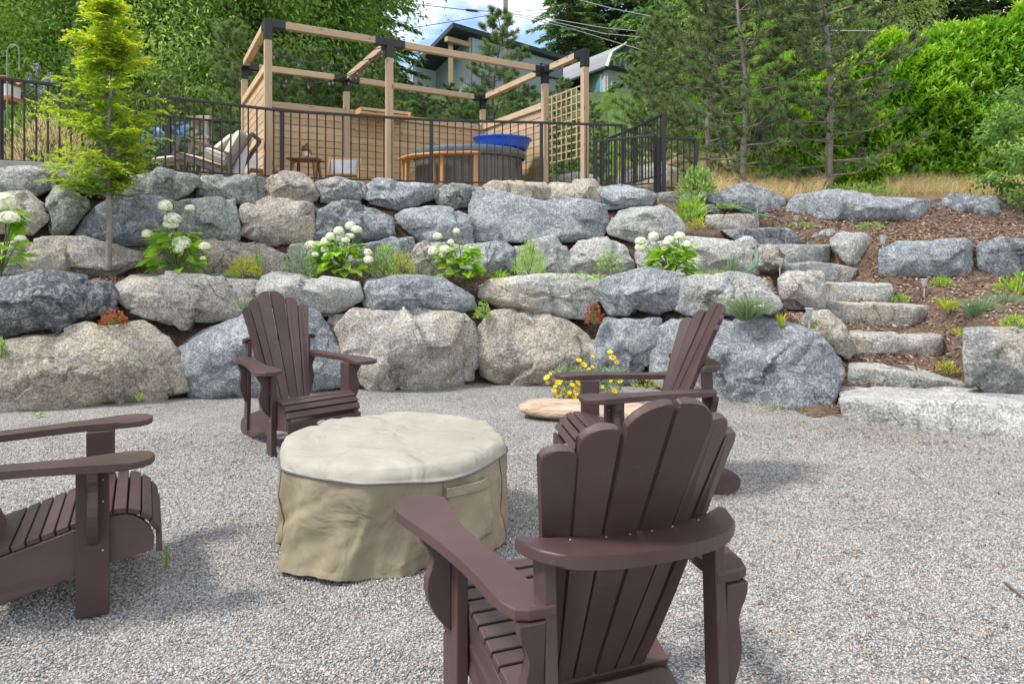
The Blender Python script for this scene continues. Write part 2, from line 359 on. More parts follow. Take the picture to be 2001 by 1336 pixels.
# ---------------------------------------------------------------- the lie of the land
_wx = [-7, -4.13, -3.57, -2.8, -1.25, -.5, .31, 1.17, 2.06, 2.46, 3.5]
_wy = [5.3, 5.82, 6.17, 6.45, 6.66, 6.93, 7.25, 6.93, 6.17, 5.77, 5.6]
def Yw(X): return np.interp(X, _wx, _wy)
_ux = [-8, -4.1, -2.8, -1.25, .3, 1.2, 2.2, 3]
_uy = [6.0, 6.75, 7.35, 7.65, 7.95, 7.95, 7.75, 7.7]
def Yu(X): return np.interp(X, _ux, _uy)
def ztab(X, Y):
    X = np.asarray(X, float); Y = np.asarray(Y, float)
    u = Y - Yw(X); v = Y - Yu(X)
    lo = np.interp(u, [-1, .26, .32, .46, .58, .70], [-.15, -.15, .52, .64, .96, 1.04])
    hi = np.interp(v, [-.5, .20, .27, .42, .50, .68, .75, .95], [0, 0.02, .34, .42, .74, .84, 1.00, 1.06])
    zl = np.where(u < .70, lo, 1.04 + hi)
    zl = np.where(v > .95, np.interp(v, [.95, 1.6], [2.1, 2.2]), zl)
    # stair side and the beds right of it
    zr = np.interp(Y, [4.6, 5.0, 5.6, 6.15, 6.6, 7.15, 7.6, 8.0, 8.4, 8.8, 9.2, 10, 10.6, 13], [-.15, -.12, -.02, .14, .34, .58, .78, .98, 1.16, 1.36, 1.6, 2.02, 2.15, 2.4])
    zb = np.interp(Y, [4.4, 4.7, 5.3, 5.7, 6.1, 7.0, 7.8, 8.05, 8.3, 9.4, 9.75, 10.2, 13], [-.15, -.15, .0, .62, .72, .84, .95, 1.05, 1.42, 1.70, 2.0, 2.12, 2.55])
    xs = np.interp(Y, [5, 6, 7, 7.6, 8.4, 9.2, 10], [4.1, 4.0, 4.15, 4.25, 3.95, 3.4, 3.0])
    k = np.clip((X - xs) / .25, 0, 1); zr = zr * (1 - k) + zb * k
    xb = np.interp(Y, [5.5, 6.0, 6.4, 6.8, 7.2, 7.7, 8.05, 9, 10.3], [2.3, 2.35, 2.45, 2.5, 2.7, 2.7, 1.95, 1.72, 1.80])
    zr = np.where((X < 2.98) & (Y > 6.5) & (Y < 7.2), np.maximum(zr, .70), zr)
    zr = np.where((X < 2.78) & (Y > 7.95) & (Y < 8.6), np.maximum(zr, 1.38), zr)
    k = np.clip((X - xb) / .12 + .5, 0, 1)
    z = zl * (1 - k) + zr * k
    # hill behind
    hl = 2.2 + np.clip(Y - 16.5, 0, 100) * .33
    hr = 2.2 + np.clip(Y - 11.5, 0, 100) * .28
    kk = np.clip((X - 2.2) / 1.6, 0, 1)
    hill = hl * (1 - kk) + hr * kk
    z = np.where(Y > 10.4, np.maximum(np.minimum(z, 2.6), hill), z)
    z = np.where(Y > 55, np.minimum(z, 2.2 + 38.5 * .33), z)
    return z
def zt(X, Y): return float(ztab(X, Y))
def axis(segs):
    out = []
    for a, b, d in segs: out.append(np.arange(a, b, d))
    return np.concatenate(out + [[segs[-1][1]]])
xs_ = axis([(-90, -12, 3), (-12, -6, .3), (-6, 6.5, .06), (6.5, 14, .25), (14, 90, 3)])
ys_ = axis([(4.2, 10.6, .05), (10.6, 20, .3), (20, 90, 2)])
GX, GY = np.meshgrid(xs_, ys_)
GZ = ztab(GX, GY)
near = (GY < 10.5)
PP = np.stack([GX, GY, GZ], -1)
amp = np.where(near, .02, np.clip((GY - 10) * .02, .03, .35)) * (GZ > -.1)
GZ = GZ + amp * fbm(PP * np.array([1, 1, .5]) * np.where(near, 6, .6)[..., None], 3, 5)
nyy, nxx = GX.shape
idx = np.arange(nyy * nxx).reshape(nyy, nxx)
Fq = np.stack([idx[:-1, :-1], idx[:-1, 1:], idx[1:, 1:], idx[1:, :-1]], -1).reshape(-1, 4)
def soil_mat():
    m, nt, b, o = new_mat('soil_and_mulch')
    v = coords(nt)
    c = ramp(nt, tex(nt, v, 45, 6, 0.75), [(0.3, (0.05, 0.034, 0.026)), (0.5, (0.14, 0.095, 0.07)), (0.68, (0.29, 0.215, 0.165)), (0.8, (0.42, 0.35, 0.29))])
    g = ramp(nt, tex(nt, v, 5, 4), [(0.35, (0.55, 0.55, 0.5)), (0.65, (1.1, 1.05, 1))])
    c1 = mixc(nt, c.outputs[0], g.outputs[0], 1.0, 'MULTIPLY')
    # beyond the beds the slope carries dry grass, then green scrub
    sx = N(nt, 'ShaderNodeSeparateXYZ'); nt.links.new(v, sx.inputs[0])
    fy = N(nt, 'ShaderNodeMapRange'); fy.inputs[1].default_value = 9.9; fy.inputs[2].default_value = 10.6; nt.links.new(sx.outputs[1], fy.inputs[0])
    dry = ramp(nt, tex(nt, v, 12, 5, 0.7), [(0.3, (0.25, 0.17, 0.08)), (0.7, (0.50, 0.38, 0.21))])
    c2 = mixc(nt, c1, dry.outputs[0], fy.outputs[0])
    fy2 = N(nt, 'ShaderNodeMapRange'); fy2.inputs[1].default_value = 16; fy2.inputs[2].default_value = 20; nt.links.new(sx.outputs[1], fy2.inputs[0])
    gr = ramp(nt, tex(nt, v, 2, 6, 0.7), [(0.3, (0.03, 0.06, 0.02)), (0.7, (0.08, 0.15, 0.04))])
    c3 = mixc(nt, c2, gr.outputs[0], fy2.outputs[0])
    nt.links.new(c3, b.inputs['Base Color']); b.inputs['Roughness'].default_value = 0.95
    bump(nt, b, tex(nt, v, 40, 5, 0.7), 0.8, 0.03)
    return m
terr = obj('terraced_slope', np_mesh('terraced_slope', np.stack([GX, GY, GZ], -1).reshape(-1, 3), Fq, True), soil_mat())
tag(terr, kind='structure')
def sheet(name, x0, x1, y0, y1, z, mat, nx=1, ny=1):
    X, Y = np.meshgrid(np.linspace(x0, x1, nx + 1), np.linspace(y0, y1, ny + 1)); Z = np.full_like(X, z)
    i = np.arange(X.size).reshape(X.shape)
    F = np.stack([i[:-1, :-1], i[:-1, 1:], i[1:, 1:], i[1:, :-1]], -1).reshape(-1, 4)
    return tag(obj(name, np_mesh(name, np.stack([X, Y, Z], -1).reshape(-1, 3), F), mat), kind='structure')
sheet('ground', -400, 400, -400, 400, -.2, plain('far_ground', (0.09, 0.12, 0.05), 0.95, var=0.4, sc=0.5))
def gravel_mat():
    m, nt, b, o = new_mat('pea_gravel')
    v = coords(nt)
    vo = N(nt, 'ShaderNodeTexVoronoi'); vo.inputs['Scale'].default_value = 120; nt.links.new(v, vo.inputs['Vector'])
    sp = N(nt, 'ShaderNodeSeparateColor'); nt.links.new(vo.outputs['Color'], sp.inputs[0])
    c = ramp(nt, sp.outputs[0], [(0, (0.14, 0.145, 0.15)), (0.2, (0.25, 0.25, 0.25)), (0.42, (0.36, 0.355, 0.34)), (0.7, (0.49, 0.475, 0.45)), (0.93, (0.60, 0.585, 0.55)), (1, (0.32, 0.21, 0.17))])
    e = ramp(nt, vo.outputs['Distance'], [(0.3, (1, 1, 1)), (0.75, (0.42, 0.42, 0.42))])
    cc = mixc(nt, c.outputs[0], e.outputs[0], 1.0, 'MULTIPLY')
    g = ramp(nt, tex(nt, v, 1.6, 5, 0.6), [(0.3, (0.78, 0.775, 0.77)), (0.7, (1.08, 1.07, 1.05))])
    cc = mixc(nt, cc, g.outputs[0], 1.0, 'MULTIPLY')
    # drifted bark bits
    f = ramp(nt, tex(nt, v, 28, 6, 0.8), [(0.66, (0, 0, 0)), (0.73, (1, 1, 1))])
    g2 = ramp(nt, tex(nt, v, 1.3, 3), [(0.45, (0, 0, 0)), (0.7, (1, 1, 1))])
    ff = mixc(nt, f.outputs[0], g2.outputs[0], 1.0, 'MULTIPLY')
    cc = mixc(nt, cc, (0.20, 0.12, 0.09), ff)
    nt.links.new(cc, b.inputs['Base Color']); b.inputs['Roughness'].default_value = 0.85
    inv = N(nt, 'ShaderNodeMath', operation='SUBTRACT'); inv.inputs[0].default_value = 1; nt.links.new(vo.outputs['Distance'], inv.inputs[1])
    bump(nt, b, inv.outputs[0], 0.9, 0.008)
    return m
gx = axis([(-30, -6, 2), (-6, 6, .12), (6, 30, 2)]); gy = axis([(-25, 1, 2), (1, 8, .06), (8, 8.4, .2)])
X, Y = np.meshgrid(gx, gy); Z = .016 * fbm(np.stack([X, Y, X * 0], -1) * 1.5, 4, 9)
def zgrav(X, Y): return .016 * fbm(np.stack([X, Y, X * 0], -1) * 1.5, 4, 9)
i = np.arange(X.size).reshape(X.shape)
tag(obj('gravel_ground', np_mesh('gravel_ground', np.stack([X, Y, Z], -1).reshape(-1, 3), np.stack([i[:-1, :-1], i[:-1, 1:], i[1:, 1:], i[1:, :-1]], -1).reshape(-1, 4), True), gravel_mat()), kind='structure')
# loose pebbles lying on the sheet
def pebbles(n, y0, y1, s0, s1):
    Y = np.sqrt(rng.uniform(y0 ** 2, y1 ** 2, n)); X = rng.uniform(-.78, .78, n) * Y
    keep = Y < Yw(X) + .1; X = X[keep]; Y = Y[keep]; n = len(X)
    Z = zgrav(X, Y)
    s = rng.uniform(s0, s1, n)
    O = np.array([[1, 0, 0], [-1, 0, 0], [0, 1, 0], [0, -1, 0], [0, 0, 1], [0, 0, -1]], float)
    V = O[None] * (s[:, None] * rng.uniform(.6, 1.25, (n, 3)) * np.array([1, 1, .7]))[:, None]
    V = V + rng.normal(0, .12, V.shape) * s[:, None, None]
    th = rng.uniform(0, 6.28, n); c, q = np.cos(th), np.sin(th)
    V = np.stack([V[..., 0] * c[:, None] - V[..., 1] * q[:, None], V[..., 0] * q[:, None] + V[..., 1] * c[:, None], V[..., 2] + rng.uniform(-.35, .35, (n, 1)) * V[..., 0]], -1)
    V = V + np.stack([X, Y, Z + s * .3], -1)[:, None]
    T = np.array([[0, 2, 4], [2, 1, 4], [1, 3, 4], [3, 0, 4], [2, 0, 5], [1, 2, 5], [3, 1, 5], [0, 3, 5]])
    F = (np.arange(n)[:, None, None] * 6 + T[None]).reshape(-1, 3)
    return V.reshape(-1, 3), F, np.repeat(rng.uniform(0, 1, n), 6)
def pebble_mat():
    m, nt, b, o = new_mat('pebble_stone')
    a = N(nt, 'ShaderNodeAttribute'); a.attribute_name = 'tint'
    c = ramp(nt, a.outputs['Fac'], [(0, (0.10, 0.105, 0.115)), (0.16, (0.21, 0.215, 0.225)), (0.38, (0.315, 0.313, 0.303)), (0.62, (0.425, 0.415, 0.395)), (0.85, (0.55, 0.535, 0.505)), (0.95, (0.40, 0.32, 0.25)), (1, (0.30, 0.15, 0.11))])
    nt.links.new(c.outputs[0], b.inputs['Base Color']); b.inputs['Roughness'].default_value = 0.7
    return m
bagp = Bag()
for a in ((95000, 1.9, 3.4, .0032, .0060), (46000, 3.4, 5.2, .0040, .0066)): bagp.add(*pebbles(*a))
tag(obj('loose_gravel', bagp.mesh('loose_gravel', True), pebble_mat()), 'loose grey pea gravel covering the seating area', 'gravel', kind='stuff')
# bark chips on the beds
def chips(n, xr, yr, test, s=(.012, .045)):
    X = rng.uniform(*xr, n); Y = rng.uniform(*yr, n); k = test(X, Y); X, Y = X[k], Y[k]; n = len(X)
    Z = ztab(X, Y) + rng.uniform(.0, .03, n)
    D = unit(rng.normal(0, 1, (n, 3)) * np.array([1, 1, .35])); L = rng.uniform(*s, n) * 1.6; W_ = L * rng.uniform(.2, .45, n)
    Sd = unit(np.cross(D, unit(rng.normal(0, .5, (n, 3)) + np.array([0, 0, 1])))); U = np.cross(Sd, D)
    P = np.stack([X, Y, Z], -1)
    V = np.stack([P - D * L[:, None] / 2, P + Sd * W_[:, None] / 2 + U * .004, P + D * L[:, None] / 2, P - Sd * W_[:, None] / 2 - U * .002, P + U * .008], 1)
    T = np.array([[0, 1, 4], [1, 2, 4], [2, 3, 4], [3, 0, 4]])
    return V.reshape(-1, 3), (np.arange(n)[:, None, None] * 5 + T[None]).reshape(-1, 3), np.repeat(rng.beta(2, 2.2, n), 5)
bc = Bag()
bc.add(*chips(26000, (2.6, 8.5), (5.3, 9.9), lambda X, Y: X < Y * .75))
bc.add(*chips(26000, (-5.5, 2.9), (5.8, 8.9), lambda X, Y: (Y - Yw(X) > .52) & (Y < Yu(X) + .22), (.008, .03)))
bc.add(*chips(5000, (-5.5, 2.9), (5.8, 8.9), lambda X, Y: (Y - Yw(X) > .30) & (Y < Yu(X) + .7), (.008, .03)))
tag(obj('bark_mulch', bc.mesh('bark_mulch', False), M['chips']), 'reddish brown bark mulch over the planting beds', 'mulch', kind='stuff')
bc = Bag()
def onground(n, x0, x1, y0, y1):
    V, F, T = chips(n, (x0, x1), (y0, y1), lambda X, Y: Y < Yw(X) - .05, (.008, .03))
    V = V.copy(); zz = ztab(V[:, 0], V[:, 1]); return V, F, T
def litter(n, cx, cy, sx, sy):
    n = n * 3; X = rng.normal(cx, sx, n); Y = rng.normal(cy, sy, n); k = (Y < Yw(X) - .03) & (Y > 2); X, Y = X[k], Y[k]; n = len(X)
    P = np.stack([X, Y, zgrav(X, Y) + .012], -1); D = unit(rng.normal(0, 1, (n, 3)) * np.array([1, 1, .2])); L = rng.uniform(.01, .04, n)
    return leaves(P, D, np.tile([0, 0, 1.], (n, 1)), L, L * .3, rng.uniform(0, .8, n), .1)
for a in ((260, 2.8, 5.0, .35, .25), (180, 2.2, 5.4, .5, .25), (90, 1.9, 3.6, .5, .5), (70, -2.2, 4.1, .6, .4), (70, -.9, 6.4, .8, .12), (60, 3.3, 4.2, .5, .5), (60, .5, 6.7, .8, .15), (50, 1.4, 2.6, .5, .4)):
    bc.add(*litter(*a))
tag(obj('bark_litter', bc.mesh('bark_litter', False), M['chips']), 'scattered brown bark crumbs on the gravel', 'litter', kind='stuff')

# ---------------------------------------------------------------- boulders
def ico_dirs(level):
    bm = bmesh.new(); bmesh.ops.create_icosphere(bm, subdivisions=level, radius=1)
    V = np.array([v.co[:] for v in bm.verts]); F = np.array([[v.index for v in f.verts] for f in bm.faces]); bm.free()
    return V, F
ICO = {l: ico_dirs(l) for l in (4, 5, 6)}
TONES = {'blue': (.25, .275, .30, .20), 'blued': (.175, .20, .225, .14), 'grey': (.30, .305, .30, .32), 'light': (.40, .40, .38, .34), 'warm': (.37, .35, .315, .40), 'tan': (.42, .37, .285, .60), 'dark': (.125, .135, .15, .10), 'green': (.23, .25, .235, .22), 'brown': (.33, .29, .25, .46)}
def hull_planes(P):
    bm = bmesh.new()
    for p in P: bm.verts.new(p)
    r = bmesh.ops.convex_hull(bm, input=bm.verts)
    bm.normal_update(); bm.faces.ensure_lookup_table()
    c = np.mean(P, 0); out = []
    hv = [v for v in bm.verts if v.link_faces]
    for f in bm.faces:
        if f.calc_area() < 1e-5: continue
        n = np.array(f.normal[:]); d = n @ (np.array(f.verts[0].co[:]) - c)
        if d < 0: n, d = -n, -d
        for (m, e) in out:
            if m @ n > 0.994 and abs(e - d) < .03: break
        else: out.append((n, max(d, .02)))
    bm.free()
    return c, np.array([n for n, d in out]), np.array([d for n, d in out])
sidx = [0]
def stone(name, pts, tone, parent, level=5, p=90, rough=1.0):
    sidx[0] += 1; sd_ = sidx[0]
    P = np.array([tuple(q) for q in pts])
    c, Nn, d = hull_planes(P)
    rr = np.random.default_rng(sd_ * 13 + 1)
    ncut = 14 if rough > .8 else 5
    cn = unit(rr.normal(0, .48, (ncut, 3)) * np.array([1, .3, 1]) + np.array([0, -1, .12])); hs = ((P - c) @ cn.T).max(0) * rr.uniform(.80, .95, ncut)
    Nn = np.concatenate([Nn, cn]); d = np.concatenate([d, np.maximum(hs, .03)])
    V, F = ICO[level]
    ext = np.maximum(P.max(0) - P.min(0), .05)
    D = unit(V * ext)
    k = np.clip(D @ Nn.T, 0, None) / d[None]
    r = (np.sum(k ** p, 1)) ** (-1.0 / p)
    W = D * r[:, None]
    sz = float(np.cbrt(np.prod(ext))); q = W + sd_ * 7.7
    a = sz * rough
    # fracture facets
    ns = 20; seeds = unit(rr.normal(0, 1, (ns, 3)) * ext) * ext / 2; gr = rr.normal(0, .34, (ns, 3)); off = rr.normal(0, .022, ns)
    dd = ((W[:, None] + .05 * sz * noise(q * 5 / max(sz, .3))[:, None, None] - seeds[None]) ** 2).sum(-1); j = dd.argmin(1)
    fac = ((W - seeds[j]) * gr[j]).sum(1) * .35 + off[j] * sz
    disp = .014 * a * fbm(q * 2.2 / sz, 3, sd_) + .014 * a * fbm(q * 8 / sz, 3, sd_ + 5) + np.clip(fac, -.07 * sz, .045 * sz) * rough
    disp = disp - .022 * a * np.abs(noise(q * 4.1 / sz, sd_ + 3)) + .008 * a * np.abs(noise(q * 13 / sz, sd_ + 9))
    W = W + D * disp[:, None]
    me = np_mesh('boulder', W, F, True)
    o = obj(name, me, M['granite'], parent, Matrix.Translation(Vector(c)))
    t = TONES[tone]; j_ = rr.normal(1, .07)
    o.color = (t[0] * j_, t[1] * j_, t[2] * j_, t[3] + rr.normal(0, .05))
    return o
def wallstone(poly, tone, parent, off, D=.5, level=5, ridge=4, proud=.10, fn=Yw, batter=.10, grow=1.10, rough=1.0):
    poly = np.array(poly, float); cen = poly.mean(0); poly = cen + (poly - cen) * grow
    rr = np.random.default_rng(int(cen[0] * 7 + cen[1]))
    def P3(px, py, extra):
        Y = 7.0
        for _ in range(6):
            X = (px - CXP) / FOC * Y; z = EYE - (py - HZ) / FOC * Y
            Y = float(fn(X)) + off + extra + batter * (z - zc)
        return at(px, py, Y)
    zc = EYE - (cen[1] - HZ) / FOC * 7.2
    F_ = [P3(x, y, .05) for x, y in poly]
    c3 = sum(F_, Vector()) / len(F_)
    for k in range(ridge):
        a, b = rr.integers(0, len(poly), 2); wv = rr.dirichlet([1, 1, 1.4]); q = wv[0] * poly[a] + wv[1] * poly[b] + wv[2] * cen
        q = cen + (q - cen) * .8
        F_.append(P3(q[0], q[1], -1.5 * proud * rr.uniform(.3, 1)))
    B_ = []
    for x, y in poly:
        v = P3(x, y, .05); v = c3 + (v - c3) * .84; B_.append(v + Vector((c3.x * D / c3.y * .9, D, 0)))
    return stone('boulder', F_ + B_, tone, parent, level, rough=rough)
# ---------------------------------------------------------------- boulder walls
W1 = thing('boulder_wall', 'lower retaining wall of large blue grey and tan boulders standing on the gravel', 'wall', (0, 7.2, 0))
ROWA = [
 ([(-70,690),(0,686),(30,662),(140,640),(270,632),(325,665),(352,720),(358,762),(220,795),(40,812),(-70,815)], 'tan', 5, .12),
 ([(347,690),(400,655),(470,625),(560,600),(620,612),(665,690),(672,755),(540,778),(385,779)], 'blue', 4, .12),
 ([(658,650),(700,612),(760,605),(890,618),(915,640),(935,690),(930,748),(850,765),(745,770),(690,742),(664,700)], 'warm', 5, .14),
 ([(932,650),(965,615),(1055,605),(1110,625),(1153,665),(1150,705),(1128,742),(1000,750),(945,732)], 'brown', 4, .16),
 ([(1155,690),(1180,625),(1300,617),(1302,650),(1270,700),(1262,730),(1240,757),(1210,737),(1160,717)], 'blue', 3, .08),
 ([(1288,700),(1308,655),(1345,630),(1480,630),(1600,655),(1650,704),(1657,735),(1622,785),(1591,813),(1462,798),(1340,770),(1290,742)], 'blue', 5, .12),
 ([(636,640),(645,620),(670,616),(682,632),(672,655),(650,660)], 'brown', 1, .03),
]
for q, (poly, t, rg, pr) in enumerate(ROWA):
    if q == 6: wallstone(poly, t, W1, .22, .3, 4, 1, .03)
    else: wallstone(poly, t, W1, .0, .6, 6 if q in (0, 2, 3, 5) else 5, rg, pr)
ROWB = [
 ([(-70,545),(0,545),(100,540),(205,555),(225,580),(222,610),(140,634),(60,657),(-70,662)], 'dark'),
 ([(228,562),(240,548),(400,545),(490,550),(498,575),(480,602),(410,640),(330,634),(250,607),(226,585)], 'warm'),
 ([(499,562),(515,542),(540,536),(700,552),(706,588),(660,607),(600,612),(520,594)], 'light'),
 ([(703,580),(720,550),(790,542),(870,542),(925,580),(932,602),(890,620),(720,614)], 'blue'),
 ([(933,562),(960,547),(1150,540),(1172,550),(1165,585),(1150,614),(1090,607),(980,607),(935,582)], 'light'),
 ([(1165,580),(1185,545),(1260,530),(1330,540),(1342,565),(1320,600),(1290,614),(1200,612)], 'blue'),
 ([(1325,606),(1345,550),(1370,542),(1470,543),(1500,560),(1534,602),(1500,614),(1360,617)], 'grey'),
]
for poly, t in ROWB: wallstone(poly, t, W1, .20, .6, 5, 4, .10)
for poly, o_ in (([(195,612),(210,604),(224,614),(215,628),(198,628)], .3), ([(280,642),(292,636),(300,646),(288,652)], .2), ([(112,640),(120,634),(132,640),(124,650)], .25), ([(610,600),(640,596),(668,606),(655,618),(620,616)], .3), ([(860,618),(872,614),(884,620),(870,626)], .2)):
    wallstone(poly, 'warm', W1, o_, .12, 4, 0, 0)
W2 = thing('boulder_wall', 'upper retaining wall of three courses of boulders below the black fence', 'wall', (-1, 8.2, 1.05))
ROWC = [
 ([(-70,482),(0,480),(150,468),(200,480),(275,492),(268,520),(225,540),(0,545),(-70,545)], 'warm'),
 ([(284,510),(300,492),(370,478),(420,470),(500,480),(556,500),(562,525),(545,543),(290,543)], 'brown'),
 ([(560,500),(575,480),(640,476),(700,482),(708,520),(690,545),(565,545)], 'grey'),
 ([(703,482),(760,465),(802,468),(812,500),(800,545),(705,545)], 'blued'),
 ([(802,490),(830,475),(872,475),(885,545),(800,545)], 'warm'),
 ([(878,480),(985,475),(1000,487),(998,532),(985,543),(880,543)], 'blue'),
 ([(1002,482),(1080,465),(1105,485),(1116,520),(1105,545),(1008,545)], 'grey'),
 ([(1113,500),(1130,472),(1185,468),(1220,485),(1238,515),(1235,535),(1118,535)], 'light'),
 ([(1243,500),(1250,482),(1275,468),(1292,520),(1288,543),(1248,536)], 'light'),
 ([(1278,478),(1350,468),(1460,465),(1478,490),(1484,535),(1470,543),(1295,543)], 'light'),
 ([(1470,480),(1515,482),(1532,500),(1528,522),(1480,528)], 'brown'),
]
ROWD = [
 ([(-70,388),(0,385),(60,378),(85,400),(89,430),(62,462),(0,462),(-70,458)], 'warm'),
 ([(90,387),(110,368),(165,395),(169,410),(125,464),(113,466),(95,440)], 'green'),
 ([(141,457),(180,405),(215,385),(310,391),(337,400),(334,468),(300,482),(208,480)], 'blued'),
 ([(337,402),(370,395),(455,390),(464,440),(460,467),(348,469)], 'green'),
 ([(464,440),(480,405),(525,388),(605,402),(613,440),(606,472),(520,477),(480,467)], 'brown'),
 ([(617,452),(625,412),(665,395),(730,402),(766,425),(762,457),(720,465),(620,470)], 'blued'),
 ([(765,420),(790,408),(900,410),(920,425),(922,452),(915,477),(825,474),(795,457)], 'blue'),
 ([(924,422),(928,391),(1130,395),(1182,400),(1188,430),(1175,462),(1130,470),(1070,462),(930,470)], 'blue'),
 ([(1190,447),(1205,410),(1290,400),(1320,415),(1334,442),(1330,467),(1240,474),(1192,457)], 'grey'),
]
ROWE = [
 ([(-70,332),(0,330),(60,325),(100,340),(106,365),(60,380),(-70,379)], 'grey'),
 ([(112,352),(150,335),(190,335),(212,378),(150,379),(116,364)], 'dark'),
 ([(205,378),(250,345),(300,331),(380,343),(387,360),(330,392),(225,387)], 'green'),
 ([(386,357),(400,345),(510,345),(517,380),(500,400),(400,392),(388,376)], 'green'),
 ([(515,352),(540,337),(595,343),(622,380),(610,402),(540,400),(518,387)], 'brown'),
 ([(621,357),(660,348),(710,358),(714,380),(690,397),(630,394)], 'grey'),
 ([(712,367),(740,352),(840,361),(844,390),(780,410),(725,397),(714,382)], 'blue'),
 ([(842,374),(870,360),(945,367),(944,396),(890,410),(860,402)], 'green'),
 ([(947,362),(965,353),(1060,358),(1069,373),(1066,393),(949,390)], 'tan'),
 ([(1068,377),(1080,357),(1160,352),(1178,376),(1176,396),(1069,394)], 'warm'),
 ([(1172,367),(1200,361),(1285,377),(1270,400),(1190,407),(1178,397)], 'blue'),
]
for poly, t in ROWC: wallstone(poly, t, W2, .0, .45, 5, 3, .07, Yu)
for poly, t in ROWD: wallstone(poly, t, W2, .22, .5, 5, 4, .10, Yu)
for poly, t in ROWE: wallstone(poly, t, W2, .46, .55, 5, 3, .08, Yu, grow=1.11)
for poly in ([(605,412),(616,404),(626,412),(618,422)], [(1050,402),(1075,396),(1100,402),(1090,412),(1060,412)], [(85,462),(95,455),(108,462),(98,472)]):
    wallstone(poly, 'warm', W2, .45, .15, 4, 0, 0, Yu)
# ---------------------------------------------------------------- stone steps
ST = thing('stone_stairs', 'rough stone slab steps climbing between the boulder walls on the right', 'stairs', (3.2, 5.4, 0))
STEPS = [
 ([(1652,788),(1668,842),(1750,850),(1990,872),(2070,880),(2070,822),(1990,812),(1740,790)], (5.55, 5.0), .62, 'light'),
 ([(1662,752),(1666,722),(1760,728),(1890,745),(1895,765),(1790,762)], (6.2, 6.0), .55, 'light'),
 ([(1658,690),(1664,657),(1750,660),(1838,670),(1847,690),(1830,704),(1700,697)], (6.65, 6.6), .6, 'warm'),
 ([(1610,627),(1612,600),(1700,598),(1815,603),(1824,610),(1795,632),(1640,630)], (7.15, 7.15), .5, 'warm'),
 ([(1610,590),(1612,557),(1740,559),(1747,573),(1737,592)], (7.6, 7.6), .5, 'light'),
 ([(1532,545),(1530,520),(1600,516),(1675,528),(1662,548),(1610,547)], (8.0, 8.0), .45, 'grey'),
 ([(1478,502),(1480,482),(1620,482),(1623,505),(1600,514),(1500,512)], (8.4, 8.4), .45, 'grey'),
 ([(1412,453),(1470,450),(1540,449),(1574,468),(1555,480),(1500,482),(1450,472)], (8.8, 8.8), .5, 'blue'),
 ([(1379,432),(1384,422),(1480,420),(1486,440),(1478,450),(1388,448)], (9.2, 9.2), .5, 'warm'),
 ([(1270,392),(1285,378),(1380,374),(1400,378),(1395,392),(1300,400)], (9.9, 9.9), .8, 'grey'),
]
for poly, (ya, yb), D, t in STEPS:
    x0 = min(p[0] for p in poly); x1 = max(p[0] for p in poly)
    pc_ = np.mean(poly, 0); poly = [tuple(pc_ + (np.array(q_) - pc_) * np.array([1.04, 1.12])) for q_ in poly]
    F_ = []; B_ = []
    top = min(p[1] for p in poly)
    for x, y in poly:
        Y = ya + (yb - ya) * (x - x0) / (x1 - x0); v = at(x, y, Y)
        if y < (top + max(p[1] for p in poly)) / 2: v.z += .012
        else: v.z -= .05; v.y += .03
        F_.append(v); B_.append(v + Vector((v.x * D / v.y * .85, D, -.01)))
    stone('step', F_ + B_, t, ST, 5, 40, .55)
# side blocks of the stairs and the beds to their right
def boulder(poly, Y, tone, label, D=.5, level=5, ridge=3, proud=.09, group='loose boulders edging the steps and beds'):
    c = np.mean(poly, 0); base = at(c[0], max(p[1] for p in poly), Y)
    o = wallstone(poly, tone, None, 0, D, level, ridge, proud, fn=lambda X: Y, batter=.08, grow=1.04)
    return tag(o, label, 'boulder', group)
boulder([(1522,545),(1540,531),(1608,532),(1611,600),(1590,612),(1530,602)], 7.0, 'warm', 'upright pale block of stone at the left edge of the middle steps', .4)
boulder([(1560,632),(1580,611),(1620,612),(1650,640),(1672,690),(1657,702),(1620,684),(1566,650)], 6.45, 'warm', 'small pale angular stone wedged beside the path light left of the lower steps', .4)
boulder([(1380,387),(1400,372),(1460,362),(1500,370),(1533,387),(1531,430),(1510,434),(1450,408),(1385,394)], 9.6, 'blue', 'blue grey boulder left of the long one at the top of the mulch bed', .6)
boulder([(1533,402),(1550,378),(1610,367),(1650,385),(1700,385),(1760,390),(1832,395),(1836,425),(1780,435),(1650,447),(1560,436),(1537,420)], 9.5, 'blue', 'longest blue grey boulder lying under the two pines', .7, 6, 5, .12)
boulder([(1833,398),(1860,378),(1940,385),(1962,408),(1970,432),(1838,434)], 9.6, 'blued', 'dark blue boulder at the right end of the top row before the dry grass', .6)
boulder([(1722,500),(1728,480),(1745,473),(1880,468),(1902,476),(1916,530),(1882,556),(1800,552),(1722,542)], 8.0, 'blue', 'squared blue boulder set in the mulch right of the upper steps', .6)
boulder([(1905,477),(1950,468),(2001,470),(2070,474),(2070,550),(1950,550),(1915,522)], 8.05, 'blued', 'dark blue boulder cut by the right edge of the picture', .6)
boulder([(1620,470),(1640,456),(1695,460),(1713,478),(1706,520),(1690,532),(1650,512)], 8.35, 'light', 'pale triangular boulder standing right of the upper steps', .45)
boulder([(1580,472),(1590,456),(1620,449),(1665,453),(1650,470),(1625,480)], 8.8, 'grey', 'low grey stone behind the pale triangular boulder', .35, 4, 1)
boulder([(1883,650),(1900,642),(1960,640),(2070,645),(2070,850),(1985,815),(1935,785),(1892,748)], 5.5, 'grey', 'largest pale blue grey boulder beside the bottom step on the right', .75, 6, 5, .18)
boulder([(1363,412),(1370,402),(1392,398),(1407,408),(1404,420),(1370,422)], 9.3, 'dark', 'small dark stone beside the lime shrub above the steps', .3, 4, 1)
